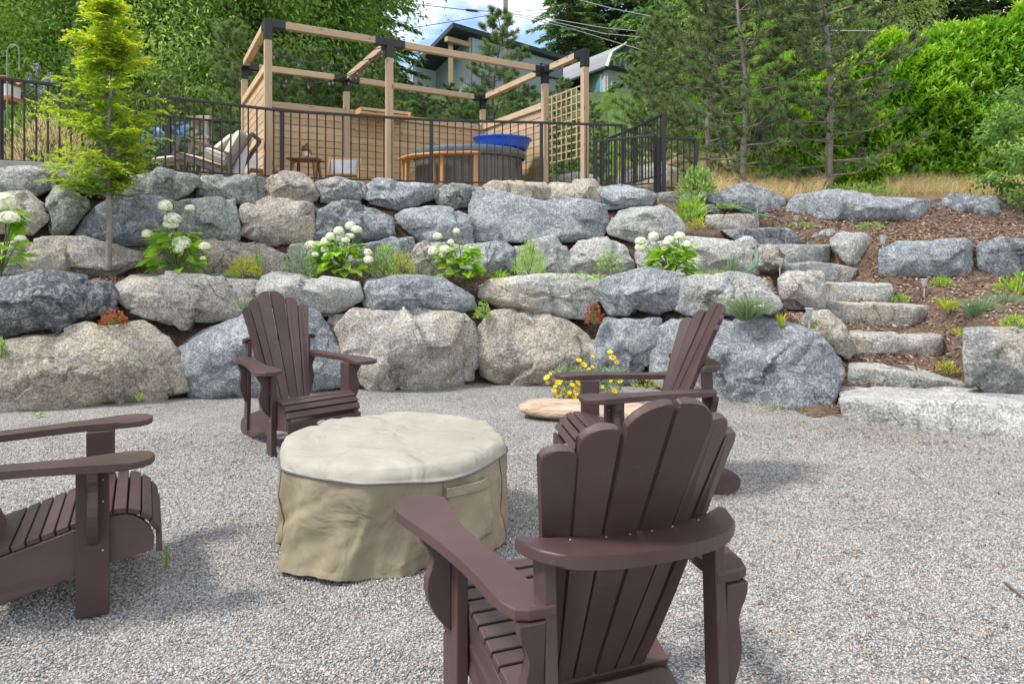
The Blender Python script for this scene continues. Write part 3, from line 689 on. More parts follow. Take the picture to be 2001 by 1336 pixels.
boulder([(1195,372),(1210,335),(1245,322),(1300,320),(1345,335),(1352,378)], 12.2, 'warm', 'large pale boulder seen through the bars of the gate', .9)
boulder([(1070,372),(1085,345),(1120,338),(1165,340),(1190,372)], 13.5, 'grey', 'grey boulder behind the wooden trellis', .6)
# concrete kerb under the left end of the fence
Wk = thing('concrete_kerb', 'low grey concrete kerb under the left end of the fence', 'kerb', (-5.6, 7.6, 2.2))
board('kerb_block', (-7.6, 6.75, 2.24), (-4.6, 8.35, 2.24), .3, .16, plain('concrete', (.34, .33, .31), .9, var=.25, bs=.4), Wk)

# ---------------------------------------------------------------- garden chairs
def chair_proto():
    root = thing('adirondack_chair', 'x', 'chair', (0, 0, 0), group='brown adirondack chairs round the covered table')
    mt = M['chair']
    YZ = lambda x: Matrix(((0, 0, 1, x), (1, 0, 0, 0), (0, 1, 0, 0), (0, 0, 0, 1)))      # (u,v,w)->(w+x,u,v)
    XZ = lambda y: Matrix(((1, 0, 0, 0), (0, 0, 1, y), (0, 1, 0, 0), (0, 0, 0, 1)))      # (u,v,w)->(u,w+y,v)
    def add(name, bm, mat=mt, parent=root):
        if name not in ('back_slat', 'half_moon_brace'):
            for v in bm.verts:
                if v.co.y < .1: v.co.x *= max(.79, 1 + .35 * (v.co.y - .1))
        return obj(name, bm_mesh(bm, name), mat, parent)
    top = [(-.30, .262), (-.2, .288), (-.1, .316), (0, .346), (.07, .366), (.13, .374), (.18, .364), (.222, .335), (.252, .292), (.262, .268)]
    rail = [(-.30, .235), (-.2, .263), (-.1, .291), (0, .321), (.07, .341), (.13, .349), (.172, .340), (.206, .315), (.232, .28), (.246, .235), (.240, .195), (.10, .175), (-.10, .125), (-.35, .045), (-.50, 0), (-.66, 0), (-.69, .02), (-.70, .055), (-.69, .09), (-.655, .118), (-.58, .148), (-.45, .19)]
    for s in (-1, 1):
        add('side_rail', prism(rail, .034, YZ(s * .240)))
        add('front_leg', prism([(-.012, 0), (.096, 0), (.096, .556), (-.012, .556)], .036, YZ(s * .2755), .004))
        br = [(0, .556), (.088, .556), (.088, .535), (.080, .515), (.058, .495), (.048, .47), (.054, .445), (.068, .42), (.072, .39), (.064, .35), (.045, .31), (.018, .275), (0, .262)]
        if s < 0: br = [(-u, v) for u, v in reversed(br)]
        mm = XZ(.045); mm[0][3] = s * .294
        add('front_bracket', prism(br, .034, mm))
        post = [(-.555, .045), (-.495, .062), (-.462, .692), (-.522, .692)]
        add('rear_post', prism(post, .036, YZ(s * .2755), .004))
        br2 = [(u * .85, .556 - (.556 - v) * 1.0) for u, v in br]
        mm = XZ(-.488); mm[0][3] = s * .294
        mm = mm @ Matrix.Rotation(R(-3), 4, 'X')
        add('rear_bracket', prism(br2, .034, mm))
        # arm: paddle with a rounded front, waist, flared back end
        outl = [(.262, -.530), (.268, -.40), (.276, -.28), (.284, -.16), (.288, -.06), (.282, .02), (.266, .09), (.258, .15), (.262, .195), (.280, .226), (.310, .243), (.350, .246), (.388, .236), (.414, .21), (.426, .17), (.424, .12), (.414, .05), (.402, -.04), (.392, -.14), (.386, -.26), (.388, -.36), (.394, -.42), (.394, -.48), (.376, -.518), (.340, -.530)]
        if s < 0: outl = [(-u, v) for u, v in reversed(outl)]
        add('armrest', prism(outl, .028, Matrix.Translation((0, 0, .5715)), .006, 3))
    # seat slats along the curved profile
    P = np.array(top); dl = np.r_[0, np.cumsum(np.hypot(*np.diff(P, axis=0).T))]
    pos = [.012] + []
    s0 = .0; wd = [.085] + [.041] * 14; gap = .0065
    for k, w_ in enumerate(wd):
        c_ = s0 + w_ / 2
        if c_ + w_ / 2 > dl[-1] + .004: break
        y = np.interp(c_, dl, P[:, 0]); z = np.interp(c_, dl, P[:, 1])
        y2 = np.interp(c_ + .012, dl, P[:, 0]); z2 = np.interp(c_ + .012, dl, P[:, 1]); y1 = np.interp(c_ - .012, dl, P[:, 0]); z1 = np.interp(c_ - .012, dl, P[:, 1])
        a = math.atan2(z2 - z1, y2 - y1); hw = .2565 if (y > .10 or y < -.03) else .2565
        bm = prism([(-hw, -w_ / 2), (hw, -w_ / 2), (hw, w_ / 2), (-hw, w_ / 2)], .022, Matrix.Translation((0, y, z - .011)) @ Matrix.Rotation(a, 4, 'X'), .004)
        sl = add('seat_slat', bm)
        if k > 8 and k < 14:
            pass
        s0 += w_ + gap
    ap = [(-.256, .250), (-.256, .185), (-.20, .176), (-.15, .19), (-.06, .203), (.06, .203), (.15, .19), (.20, .176), (.256, .185), (.256, .250)]
    fr = add('front_apron', prism(list(reversed(ap)), .02, XZ(.262)))
    th = np.linspace(0, 2 * np.pi, 25)[:-1]
    bd = add('badge', prism([(.034 * math.cos(t) + .03, .226 + .014 * math.sin(t)) for t in th], .003, XZ(.2745), 0), M['badge'])
    # fan back of six slats
    sdir = Vector((0, -.375, .76)).normalized(); nrm = Vector((0, .76, .375)).normalized(); B = Vector((0, -.285, .255))
    Ls = .868
    specs = [(0.005, .050, 0.006, .100, 0.0), (.061, .040, .114, .076, -.064), (.107, .038, .199, .070, -.135)]
    for s in (-1, 1):
        for kk, (b0, bw, t0, tw, dh) in enumerate(specs):
            Lk = Ls + dh; sh = tw * .62
            def U(sv, side):     # inner/outer edge at distance sv up the slat
                f = min(1, sv / Ls); i_ = b0 + (t0 - b0) * f; return i_ if side == 0 else i_ + bw + (tw - bw) * f
            pts = [(U(-.04, 0), -.04), (U(-.04, 1), -.04)]
            for q in range(5): sv = -.04 + (Lk - sh + .04) * (q + 1) / 5; pts.append((U(sv, 1), sv))
            o_ = U(Lk, 1); i_ = U(Lk, 0); cx = i_ + .005; rx = o_ - cx
            for q in range(1, 9):
                t_ = q / 8 * math.pi / 2; pts.append((cx + rx * math.cos(t_), Lk - sh + sh * math.sin(t_)))
            pts += [(i_ + .001, Lk - .003), (i_, Lk - .010)]
            for q in range(4): sv = (Lk - .014) * (1 - (q + 1) / 5); pts.append((U(sv, 0), sv))
            if s < 0: pts = [(-u, v) for u, v in reversed(pts)]
            bm = prism(pts, .022, None, .005, 2)
            uc = s * (t0 + tw / 2)
            for v in bm.verts:
                u, sv, wv = v.co; f = max(0, min(1, sv / .55)); base = 1.08 * f
                off = base * (uc * uc + 2 * uc * (u - uc)) if kk else base * .001
                v.co = B + Vector((u, 0, 0)) + sdir * sv + nrm * (wv + off)
            add('back_slat', bm)
    # half-moon brace behind the back
    outer = []; inner = []
    for t_ in np.linspace(-1, 1, 25):
        x = .272 * t_; outer.append((x * .995, -.505 - .150 * math.sqrt(max(0, 1 - abs(t_) ** 2.4)) + .03))
    for t_ in np.linspace(1, -1, 13):
        x = .245 * t_; inner.append((x, -.517 + .72 * x * x))
    cz = [(outer[0][0] - .0, outer[0][1] + .0)]
    add('half_moon_brace', prism(outer + [(.274, -.456), (.262, -.450)] + inner + [(-.262, -.450), (-.274, -.456)], .030, Matrix.Translation((0, 0, .696)), .006, 3))
    add('lower_brace', prism([(-.223, -.012), (.223, -.012), (.223, .012), (-.223, .012)], .085, Matrix.Translation((0, -.335, .215)) @ Matrix.Rotation(R(-20), 4, 'X'), .003))
    add('cross_rail', prism([(-.223, -.012), (.223, -.012), (.223, .012), (-.223, .012)], .07, Matrix.Translation((0, .0, .255)), .003))
    sb = Bag()
    for s in (-1, 1):
        for z in (.50, .45, .30, .12): sb.box((s * .2325, -.488 - (.69 - z) * .055 + .0, z), (.003, .007, .007))
        for z in (.50, .42, .24): sb.box((s * .2945, .075, z), (.003, .006, .006))
        for x_ in (.028, .085, .165): sb.box((s * x_, -.528 + .72 * x_ * x_ - .004, .7115), (.004, .004, .0015))
    obj('screw_head', sb.mesh('screw_head', False), M['screw'], root)['kind'] = 'stuff'
    return root
proto = chair_proto()
CH = [(-1.3945, 4.8319, -2.4266, 'brown adirondack chair behind the covered table, facing the camera in front of the boulder wall'),
      (.5498, 4.0362, 1.6992, 'brown adirondack chair seen from its side beside the yellow flowers and driftwood'),
      (.1056, 2.0867, .3529, 'nearest brown adirondack chair seen from behind with its half moon brace towards the camera'),
      (-1.7094, 2.8333, -1.0921, 'brown adirondack chair cut off by the left edge of the picture')]
for k, (x, y, a, lab) in enumerate(CH):
    Mx = Matrix.Translation((x, y, 0)) @ Matrix.Rotation(a, 4, 'Z')
    if k == 0: chairs0 = (Mx, lab)
    else: copy_tree(proto, Mx, lab)
proto.matrix_basis = chairs0[0]; WM[proto.name] = chairs0[0]; proto['label'] = chairs0[1]

# ---------------------------------------------------------------- covered table
def fabric(name, c):
    m, nt, b, o = new_mat(name); v = coords(nt)
    cc = ramp(nt, tex(nt, v, 3.5, 5, 0.6), [(0.3, tuple(x * .86 for x in c)), (0.7, tuple(x * 1.1 for x in c))])
    nt.links.new(cc.outputs[0], b.inputs['Base Color']); b.inputs['Roughness'].default_value = 0.75; b.inputs['Specular IOR Level'].default_value = .3
    bump(nt, b, tex(nt, v, 4.2, 3, .45, 1.1), .75, .05); return m
TB = thing('covered_table', 'round outdoor table under a fitted khaki and cream fabric cover', 'table', (-.57, 3.42, 0))
nth, nzr = 240, 44
th = np.linspace(0, 2 * np.pi, nth, endpoint=False)
def circ(a, k, s): return noise(np.stack([np.cos(a) * k, np.sin(a) * k, np.full_like(a, s)], -1), 3)
def cov_r(th, z):      # plan radius of the skirt
    t = np.clip((.40 - z) / .40, 0, 1)
    r = .535 + .012 * np.cos(8 * th + .5)
    r = r + t * (-.022 + .020 * circ(th, 2.2, 1.0)) + (.008 + .030 * t) * circ(th + .25 * t, 4.5, 2.0) + .010 * np.sqrt(t) * circ(th - .3 * t, 11, z * 1.5)
    for a0, w0, am in ((-2.12, .15, .115), (-.42, .2, .04), (-3.05, .22, .035), (1.2, .3, .03)):
        d = np.angle(np.exp(1j * (th - a0))); r = r + am * t ** 1.1 * np.exp(-(d / (w0 + .12 * t)) ** 2)
    r = r - .022 * np.exp(-((np.angle(np.exp(1j * (th + 1.62)))) / .35) ** 2) * np.sin(np.pi * t)
    r = r + .010 * np.sin(np.pi * t) * circ(th * 1.0 + t * 1.3, 6, 5 + 3 * z)
    for sp_, tw_, s_, am in ((3.1, .9, 21, .020), (5.3, -1.2, 22, .018), (8.5, .6, 23, .012)):
        cr_ = 1 - 2 * np.abs(circ(th + tw_ * t * .35, sp_, s_ + .8 * z)); r = r + am * t ** .7 * (np.clip(cr_, -.2, 1) ** 3 if False else np.sign(cr_) * np.abs(cr_) ** 1.6)
    return r
rows = []
for z in np.linspace(.012, .395, nzr): 
    r = cov_r(th, z); rows.append(np.stack([r * np.cos(th), r * np.sin(th), np.full(nth, z) + .012 * (z < .03) * circ(th, 3, 7)], -1))
def grid_mesh(name, rows, closed_top=False, smooth=True):
    V = np.concatenate(rows); n = len(rows[0]); k = len(rows)
    i = np.arange(k - 1)[:, None] * n; j = np.arange(n)[None]; j2 = (j + 1) % n
    F = [np.stack([i + j, i + j2, i + n + j2, i + n + j], -1).reshape(-1, 4)]
    if closed_top:
        V = np.concatenate([V, rows[-1].mean(0)[None]]); c = len(V) - 1; b = (k - 1) * n
        F.append(np.stack([b + j[0], b + j2[0], np.full(n, c)], -1))
    return np_mesh(name, V, F, smooth)
Tt = WM[TB.name]
obj('cover_skirt', grid_mesh('cover_skirt', rows), fabric('khaki_fabric', (.25, .215, .145)), TB, Tt)
zs = []
rr0 = cov_r(th, .395)
sagz = .397 + .014 * circ(th, 2.0, 4) - .008
for f in [1.008, 1.004, 1.0, .99, .98, .965, .95, .93] + list(np.linspace(.90, .06, 26)):
    x = f * rr0 * np.cos(th); y = f * rr0 * np.sin(th)
    hgt_ = np.interp(f, [.06, .5, .86, .93, .965, .99, 1.0], [.458, .456, .450, .446, .438, .422, .402]); e = 0 if f > 1.0 else 1
    z = sagz * (1 - e) + (hgt_ + .35 * (sagz - .39)) * e
    Pn = np.stack([x, y, np.full_like(x, .5)], -1)
    z = z + .006 * fbm(Pn * 3, 3, 4) * (f < .98) + .004 * (1 - 2 * np.abs(noise(Pn * 5, 12))) * (f < .98) + .010 * np.exp(-((f - .95) / .05) ** 2) * circ(th, 9, 6)
    zs.append(np.stack([x, y, z], -1))
obj('cover_top', grid_mesh('cover_top', zs, True), fabric('cream_fabric', (.335, .318, .265)), TB, Tt)
pp = np.stack([rr0 * 1.012 * np.cos(th), rr0 * 1.012 * np.sin(th), sagz - .001], -1); pp = np.concatenate([pp, pp[:1]])
M['khaki_seam'] = plain('seam_thread', (.16, .145, .10), .8)
b_ = Bag(); b_.tube(pp, .0042, 6); obj('piping', b_.mesh('piping'), plain('piping_grey', (.13, .13, .14), .8), TB, Tt)
for a_s in (-2.55, -1.02, -.30, .9, 2.3):
    b_ = Bag(); b_.tube([(float(cov_r(np.array([a_s]), z)[0] + .002) * math.cos(a_s), float(cov_r(np.array([a_s]), z)[0] + .002) * math.sin(a_s), z) for z in np.linspace(.02, .385, 24)], .0028, 5); obj('seam', b_.mesh('seam'), M['khaki_seam'], TB, Tt)
def patch(a0, a1, z0, z1, off, name):
    rs = []
    for z in np.linspace(z0, z1, 12):
        t = np.linspace(a0, a1, 16); tw = t + .05 * (z1 - z); r = cov_r(tw, z) + off; rs.append(np.stack([r * np.cos(tw), r * np.sin(tw), np.full_like(tw, z)], -1))
    V = np.concatenate(rs); i = np.arange(len(V)).reshape(12, 16)
    F = np.stack([i[:-1, :-1], i[:-1, 1:], i[1:, 1:], i[1:, :-1]], -1).reshape(-1, 4)
    me = np_mesh(name, V, F, True); o = obj(name, me, M['khaki2'], TB, Tt)
    mod = o.modifiers.new('thickness', 'SOLIDIFY'); mod.thickness = .006; mod.offset = 1
M['khaki2'] = fabric('khaki_flap', (.27, .235, .16))
patch(-.98, -.58, .10, .33, .006, 'pocket'); patch(-1.0, -.60, .31, .35, .014, 'pocket_flap')
# ---------------------------------------------------------------- black metal fence on the terrace
def fence(name, label, pts, ztop, zbot, posts, gap=.115, zpost=None, fr=None):
    root = thing(name, label, 'fence' if 'gate' not in name else 'gate', (pts[0][0], pts[0][1], zbot))
    n = len(pts)
    for a, b in zip(pts[:-1], pts[1:]):
        va, vb = Vector((*a, 0)), Vector((*b, 0)); L = (vb - va).length; d = (vb - va) / L
        board('top_rail', va + Vector((0, 0, ztop)), vb + Vector((0, 0, ztop)), .045, .035, M['black'], root)
        board('bottom_rail', va + Vector((0, 0, zbot)), vb + Vector((0, 0, zbot)), .03, .022, M['black'], root)
        k = max(2, round(L / gap))
        for q in range(1, k):
            p = va + d * (L * q / k); board('baluster', p + Vector((0, 0, zbot)), p + Vector((0, 0, ztop - .018)), .016, .016, M['black'], root, (1, 0, 0), .0)
    for p in posts:
        board('post', (p[0], p[1], zpost or zbot - .25), (p[0], p[1], ztop - .018), .052, .052, M['black'], root, (1, 0, 0), .003)
    return root
def xy(px, Y): return ((px - CXP) / FOC * Y, Y)
FZ = 3.28
def fy(py): return (FZ - EYE) * FOC / (HZ - py)       # distance of a point of the rail from its row
F_pts = [xy(-60, fy(149)), xy(0, fy(154)), xy(551, fy(216.5)), xy(843, fy(235)), xy(1058, fy(240)), xy(1217, fy(245))]
F_pts = [(x, y) for x, y in F_pts]
fence('metal_fence', 'long black metal railing along the front edge of the terrace', F_pts, FZ, 2.36, F_pts[1:])
fence('metal_fence', 'black railing section behind the sapling at the back of the left terrace', [(-7.6, 10.9), (-6.1, 12.6), (-4.95, 13.3)], 3.72, 2.55, [(-7.6, 10.9), (-6.1, 12.6)], .16)
e0 = F_pts[-1]
bk = [xy(1175, 12.6), xy(1240, 11.2), xy(1297, 10.05)]
fence('metal_fence', 'black railing rising towards the tall post behind the gate', bk, 3.275, 2.42, bk, .12)
gp = [xy(1164, 10.9), xy(1281, 10.35)]
fence('metal_gate', 'low black metal gate at the head of the steps', gp, 3.02, 2.32, gp, .115, 2.16)
g2 = [xy(1288, 10.15), xy(1360, 10.25)]
fence('metal_fence', 'short black railing right of the gate beside the green shrub', g2, 2.95, 2.24, g2, .095, 2.12)

# ---------------------------------------------------------------- pergola
PG = thing('timber_pergola', 'timber pergola frame with black metal corner brackets and slatted screens', 'pergola', (-1.5, 12.5, 2.2))
FL, FM, FR = Vector((-3.58, 10.38, 0)), Vector((-1.97, 11.36, 0)), Vector((.61, 13.1, 0))
side = Vector((-1.25, 2.4, 0))
BL, BM_, BR = FL + side, FM + side, FR + side
FX = Vector((1.225, 11.92, 0))
ZB, ZT = 2.2, 4.72
pw = .105
def brk(p, dirs, z=ZT, s=.16):
    root = board('corner_bracket', (p.x, p.y, z - .30), (p.x, p.y, z + .004), pw + .014, pw + .014, M['black'], PG, (side.x, side.y, 0), .003)
    for d in dirs:
        d = Vector(d).normalized(); a = p + d * .052
        board('bracket_sleeve', (a.x, a.y, z - pw / 2), (a.x + d.x * .20, a.y + d.y * .20, z - pw / 2), pw + .014, pw + .014, M['black'], PG, (0, 0, 1), .003)
fd = (FR - FL).normalized(); sd2 = side.normalized()
def post(p, z1=ZT - .28): board('post', (p.x, p.y, ZB), (p.x, p.y, z1), pw, pw, M['beam'], PG, (side.x, side.y, 0), .004)
def beam(a, b): board('beam', (a.x, a.y, ZT - pw / 2), (b.x, b.y, ZT - pw / 2), pw, pw, M['beam'], PG, (0, 0, 1), .004)
for p in (FL, FM, FR, BL, BM_, BR, FX): post(p)
for a, b in ((FL, FM), (FM, FR), (BL, BM_), (BM_, BR), (FL, BL), (FM, BM_), (FR, BR), (FX, FR)):
    d = (b - a).normalized(); beam(a + d * .24, b - d * .24)
brk(FL, (fd, sd2)); brk(FM, (fd, -fd, sd2)); brk(FR, (-fd, sd2, -sd2)); brk(FX, (sd2,))
brk(BL, (fd, -sd2)); brk(BM_, (fd, -fd, -sd2)); brk(BR, (-fd, -sd2))
def screen(a, b, label, top=4.08, wide_top=True):
    d = (b - a).normalized(); a = a + d * (pw / 2 + .004); b = b - d * (pw / 2 + .004)
    root = thing('slatted_screen', label, 'screen', (a.x, a.y, ZB), group='slatted cedar screens of the pergola')
    z = top
    if wide_top:
        board('top_rail', (a.x, a.y, z - .06), (b.x, b.y, z - .06), pw, .115, M['beam'], root); z -= .135
    while z > ZB + .1:
        j = rng.normal(0, .002)
        board('slat', (a.x, a.y, z - .062), (b.x, b.y, z - .062 + j), .024, .122, M['cedar'], root); z -= .131
    return root
screen(FL, BL, 'slatted cedar screen on the left side of the pergola behind the lounge chair')
screen(BL, BM_, 'slatted cedar screen behind the small table and the sling chair')
screen(BM_, BR, 'slatted cedar screen behind the hot tub')
screen(BR, FR, 'slatted cedar screen right of the hot tub meeting the trellis')
TR = thing('wooden_trellis', 'square lattice trellis panel at the right end of the pergola', 'trellis', (FX.x, FX.y, 2.9))
d = (FR - FX).normalized(); a = FX + d * .06; b = FR - d * .06; Lt = (b - a).length
for q in range(8):
    p = a + d * (Lt * (q + .15) / 7.3); board('lattice_strip', (p.x, p.y, 2.93), (p.x, p.y, 4.15), .016 if q else .03, .022, M['beam'], TR, (d.x, d.y, 0), .002)
nrm2 = Vector((-d.y, d.x, 0)) * -.02
for q in range(10):
    z = 2.94 + 1.2 * q / 9; w_ = .022
    board('lattice_strip', (a.x + nrm2.x, a.y + nrm2.y, z), (b.x + nrm2.x, b.y + nrm2.y, z), .018, w_, M['beam'], TR, (0, 0, 1), .002)
# shelf on the back screen
SH = thing('bar_shelf', 'long wooden shelf capping the back screen of the pergola', 'shelf', (-2.4, 13.9, 4.1))
p0, p1 = at(698, 222, 13.55), at(797, 232, 14.1)
board('shelf_board', p0, p1, .34, .045, M['bar'], SH); 
q0, q1 = p0 + Vector((0, 0, .09)), p1 + Vector((0, 0, .09)); board('shelf_top', q0 + Vector((0, .08, 0)), q1 + Vector((0, .08, 0)), .30, .05, M['cedar'], SH)
for f in (.02, .98):
    p = p0.lerp(p1, f); board('shelf_side', p, p + Vector((0, .02, .08)), .3, .03, M['bar'], SH, (fd.x, fd.y, 0))

# ---------------------------------------------------------------- hot tub with its bar, blue pool on the lid
TC = Vector((-.80, 13.1, ZB)); TRD = .98
def arc_wall(r0, r1, z0, z1, n, name, mat, parent, a0=0, a1=2 * math.pi, wig=0):
    m = n; T_ = np.linspace(a0, a1, m, endpoint=(a1 - a0) < 6.2); rw = lambda t: 1 + wig * (np.abs(np.cos(t * m / 4)))
    rows_ = []
    prof = [(r0, z0), (r0 + (r1 - r0) * .9, z1 - .03), (r1, z1 - .012), (r1 - .02, z1), (r1 * .6, z1 + .03), (.02, z1 + .045)]
    for r, z in prof: rows_.append(np.stack([r * np.cos(T_), r * np.sin(T_), np.full(m, z)], -1))
    return obj(name, grid_mesh(name, rows_, True, False), mat, parent, Matrix.Translation((TC.x, TC.y, TC.z)))
HT = thing('hot_tub', 'round dark grey hot tub with a slate cover under the pergola', 'hot tub', TC)
slate = plain('tub_cover', (.10, .125, .135), .45, var=.2); tubg = plain('tub_wall', (.12, .115, .11), .6, var=.15)
arc_wall(TRD, TRD, 0, .86, 96, 'tub_shell', tubg, HT)
T_ = np.linspace(0, 2 * np.pi, 96, endpoint=False)
for q in range(48):
    a_ = 2 * math.pi * q / 48; c_ = TC + Vector((math.cos(a_), math.sin(a_), 0)) * (TRD + .002)
    if math.sin(a_) > .3: continue
    board('tub_panel', c_ + Vector((0, 0, .03)), c_ + Vector((0, 0, .80)), 2 * math.pi * TRD / 48 - .012, .02, tubg, HT, (math.cos(a_), math.sin(a_), 0), .004)
rows_ = []
for r, z in ((1.02, .80), (1.045, .82), (1.045, .93), (1.03, .955), (.8, .985), (.4, 1.0), (.02, 1.005)):
    rows_.append(np.stack([r * np.cos(T_), r * np.sin(T_), np.full(96, z)], -1))
obj('tub_cover', grid_mesh('tub_cover', rows_, True, True), slate, HT, Matrix.Translation(TC))
cl = at(1013, 315, 12.6); board('cover_latch', cl, cl - Vector((0, 0, .09)), .05, .06, M['black'], HT, (1, 0, 0))
BP = thing('plastic_pool', 'bright blue plastic paddling pool lying on the hot tub cover', 'paddling pool', at(981, 285, 13.0))
bcen = at(981, 286, 13.0); blue = plain('blue_plastic', (.012, .09, .62), .35, var=.08)
T2 = np.linspace(0, 2 * np.pi, 120, endpoint=False); rows_ = []
for r, z in ((.02, .02), (.42, .02), (.45, .0), (.455, .03), (.49, .10), (.50, .16), (.545, .175), (.55, .20), (.535, .212), (.50, .20), (.46, .10), (.43, .05), (.02, .045)):
    sc = 1 + (.02 * np.abs(np.cos(T2 * 9)) if .02 < z < .17 else 0)
    rows_.append(np.stack([r * sc * np.cos(T2), r * sc * np.sin(T2), np.full(120, z)], -1))
zl_ = TC.z + .985
BPc = Vector((bcen.x, 13.0, zl_ - .0)); obj('pool_shell', grid_mesh('pool_shell', rows_, True, True), blue, BP, Matrix.Translation(BPc) @ Matrix.Rotation(R(1.5), 4, 'Y'))
BS = thing('curved_bar', 'curved live edge timber bar on square legs round the front of the hot tub', 'bar table', (TC.x - .2, TC.y - 1.1, ZB))
aa = np.linspace(R(196), R(282), 24); rows_ = []
ri = 1.09; ro = 1.30
sec = [(ri, .755), (ri, .80), (ro, .80), (ro + .01, .778), (ro, .755)]
V = np.array([[ (r + (.02 * noise(np.array([a_ * 9, 0, 0.]), 2) if r > 1.2 else 0)) * math.cos(a_), (r + (.02 * noise(np.array([a_ * 9, 0, 0.]), 2) if r > 1.2 else 0)) * math.sin(a_), z] for a_ in aa for r, z in sec])
i = np.arange(len(V)).reshape(24, 5); j = np.roll(i, -1, 1)
F = [np.stack([i[:-1], j[:-1], j[1:], i[1:]], -1).reshape(-1, 4), np.array([i[0][::-1], i[-1]])]
obj('bar_top', np_mesh('bar_top', V, F), M['bar'], BS, Matrix.Translation(TC))
for a_ in (198, 209, 243, 251, 279):
    p = TC + Vector((math.cos(R(a_)), math.sin(R(a_)), 0)) * 1.2; board('bar_leg', p, p + Vector((0, 0, .755)), .075, .075, M['bar'], BS, (math.cos(R(a_)), math.sin(R(a_)), 0))

# ---------------------------------------------------------------- terrace furniture
stone_floor = plain('terrace_paving', (.33, .31, .28), .9, var=.2, sc=3, bs=.3)
DK = tag(board('deck_step', at(690, 372, 12.6), at(838, 384, 13.0), .5, .2, M['cedar']), 'low cedar step at the foot of the back screen', 'step')
# lounge chair: two sloping side frames, slung seat, cushions
brownf = plain('bronze_frame', (.10, .08, .07), .5, var=.1); cush = plain('beige_cushion', (.52, .49, .40), .85, var=.12, sc=4, bs=.3)
LC = thing('lounge_chair', 'reclining lounge chair with bronze frame and beige cushions on the terrace', 'lounge chair', at(420, 345, 9.9))
def lp(px, py, Y): return at(px, py, Y)
Y0 = 9.75
for dy in (0, .62):
    f_ = lambda px, py: at(px, py, Y0) + Vector((-dy * .17, dy, 0))
    board('side_frame', f_(340, 302), f_(452, 343), .035, .06, brownf, LC)
    board('back_frame', f_(452, 322), f_(492, 262), .035, .05, brownf, LC)
    board('arm_frame', f_(362, 268), f_(446, 300), .04, .03, brownf, LC)
    board('leg', f_(352, 266), f_(338, 312), .035, .05, brownf, LC)
    board('leg', f_(364, 314), f_(356, 352), .035, .05, brownf, LC)
    board('leg', f_(446, 300), f_(452, 352), .035, .05, brownf, LC)
def slab(name, a, b, depth, t, mat, parent, bulge=.25, n=16, m=12):
    a, b = Vector(a), Vector(b); u = (b - a); L = u.length; u.normalize(); v = Vector(depth); Wd = v.length; v.normalize(); w_ = u.cross(v).normalized()
    if w_.z < 0: w_ = -w_
    V = []; 
    for s in (1, -1):
        for iu in np.linspace(-1, 1, n):
            for iv in np.linspace(-1, 1, m):
                e = (1 - abs(iu) ** 5) * (1 - abs(iv) ** 5)
                V.append(a + u * L * (iu + 1) / 2 + v * Wd * (iv + 1) / 2 + w_ * s * t / 2 * (max(e, 0) ** .4 * (1 + bulge * (1 - iu * iu) * (1 - iv * iv))))
    V = np.array([tuple(q) for q in V]); k = n * m; i = np.arange(k).reshape(n, m)
    Fa = np.stack([i[:-1, :-1], i[:-1, 1:], i[1:, 1:], i[1:, :-1]], -1).reshape(-1, 4)
    V[:k] += .006 * fbm(V[:k] * 9, 2, 8)[:, None] * np.array([[w_.x, w_.y, w_.z]])
    return obj(name, np_mesh(name, V, np.concatenate([Fa, Fa[:, ::-1] + k]), True), mat, parent)
dd_ = Vector((-.10, .6, 0))
slab('seat_sling', at(348, 297, Y0), at(440, 325, Y0), dd_, .05, cush, LC)
slab('seat_cushion', at(395, 293, Y0), at(446, 316, Y0), dd_, .16, cush, LC)
slab('back_cushion', at(438, 312, Y0), at(472, 254, Y0), dd_, .17, cush, LC)
slab('back_cushion', at(415, 296, Y0 + .1), at(456, 262, Y0 + .1), dd_, .12, cush, LC)
board('cross_bar', at(492, 262, Y0), at(492, 262, Y0) + dd_, .04, .05, brownf, LC)
L2 = thing('lounge_chair', 'second lounge chair with cream sling half hidden by the sapling', 'lounge chair', at(330, 335, 9.9))
slab('seat_sling', at(296, 312, 9.7), at(345, 306, 9.7), Vector((-.1, .6, 0)), .07, cush, L2)
board('side_frame', at(296, 318, 9.7), at(350, 312, 9.7), .035, .05, brownf, L2)
board('leg', at(318, 316, 9.7), at(312, 352, 9.7), .035, .04, brownf, L2); board('leg', at(348, 312, 9.7), at(352, 352, 9.7), .035, .04, brownf, L2)
CV = thing('folded_parasol', 'white rolled fabric leaning behind the lounge chair', 'parasol', at(465, 345, 10.0))
b_ = Bag(); b_.tube([at(462, 350, 10.0), at(468, 325, 10.0), at(478, 285, 10.0), at(484, 262, 10.05)], [.085, .075, .06, .02], 10); obj('canopy', b_.mesh('canopy'), plain('white_cloth', (.72, .72, .76), .8, bs=.3), CV)
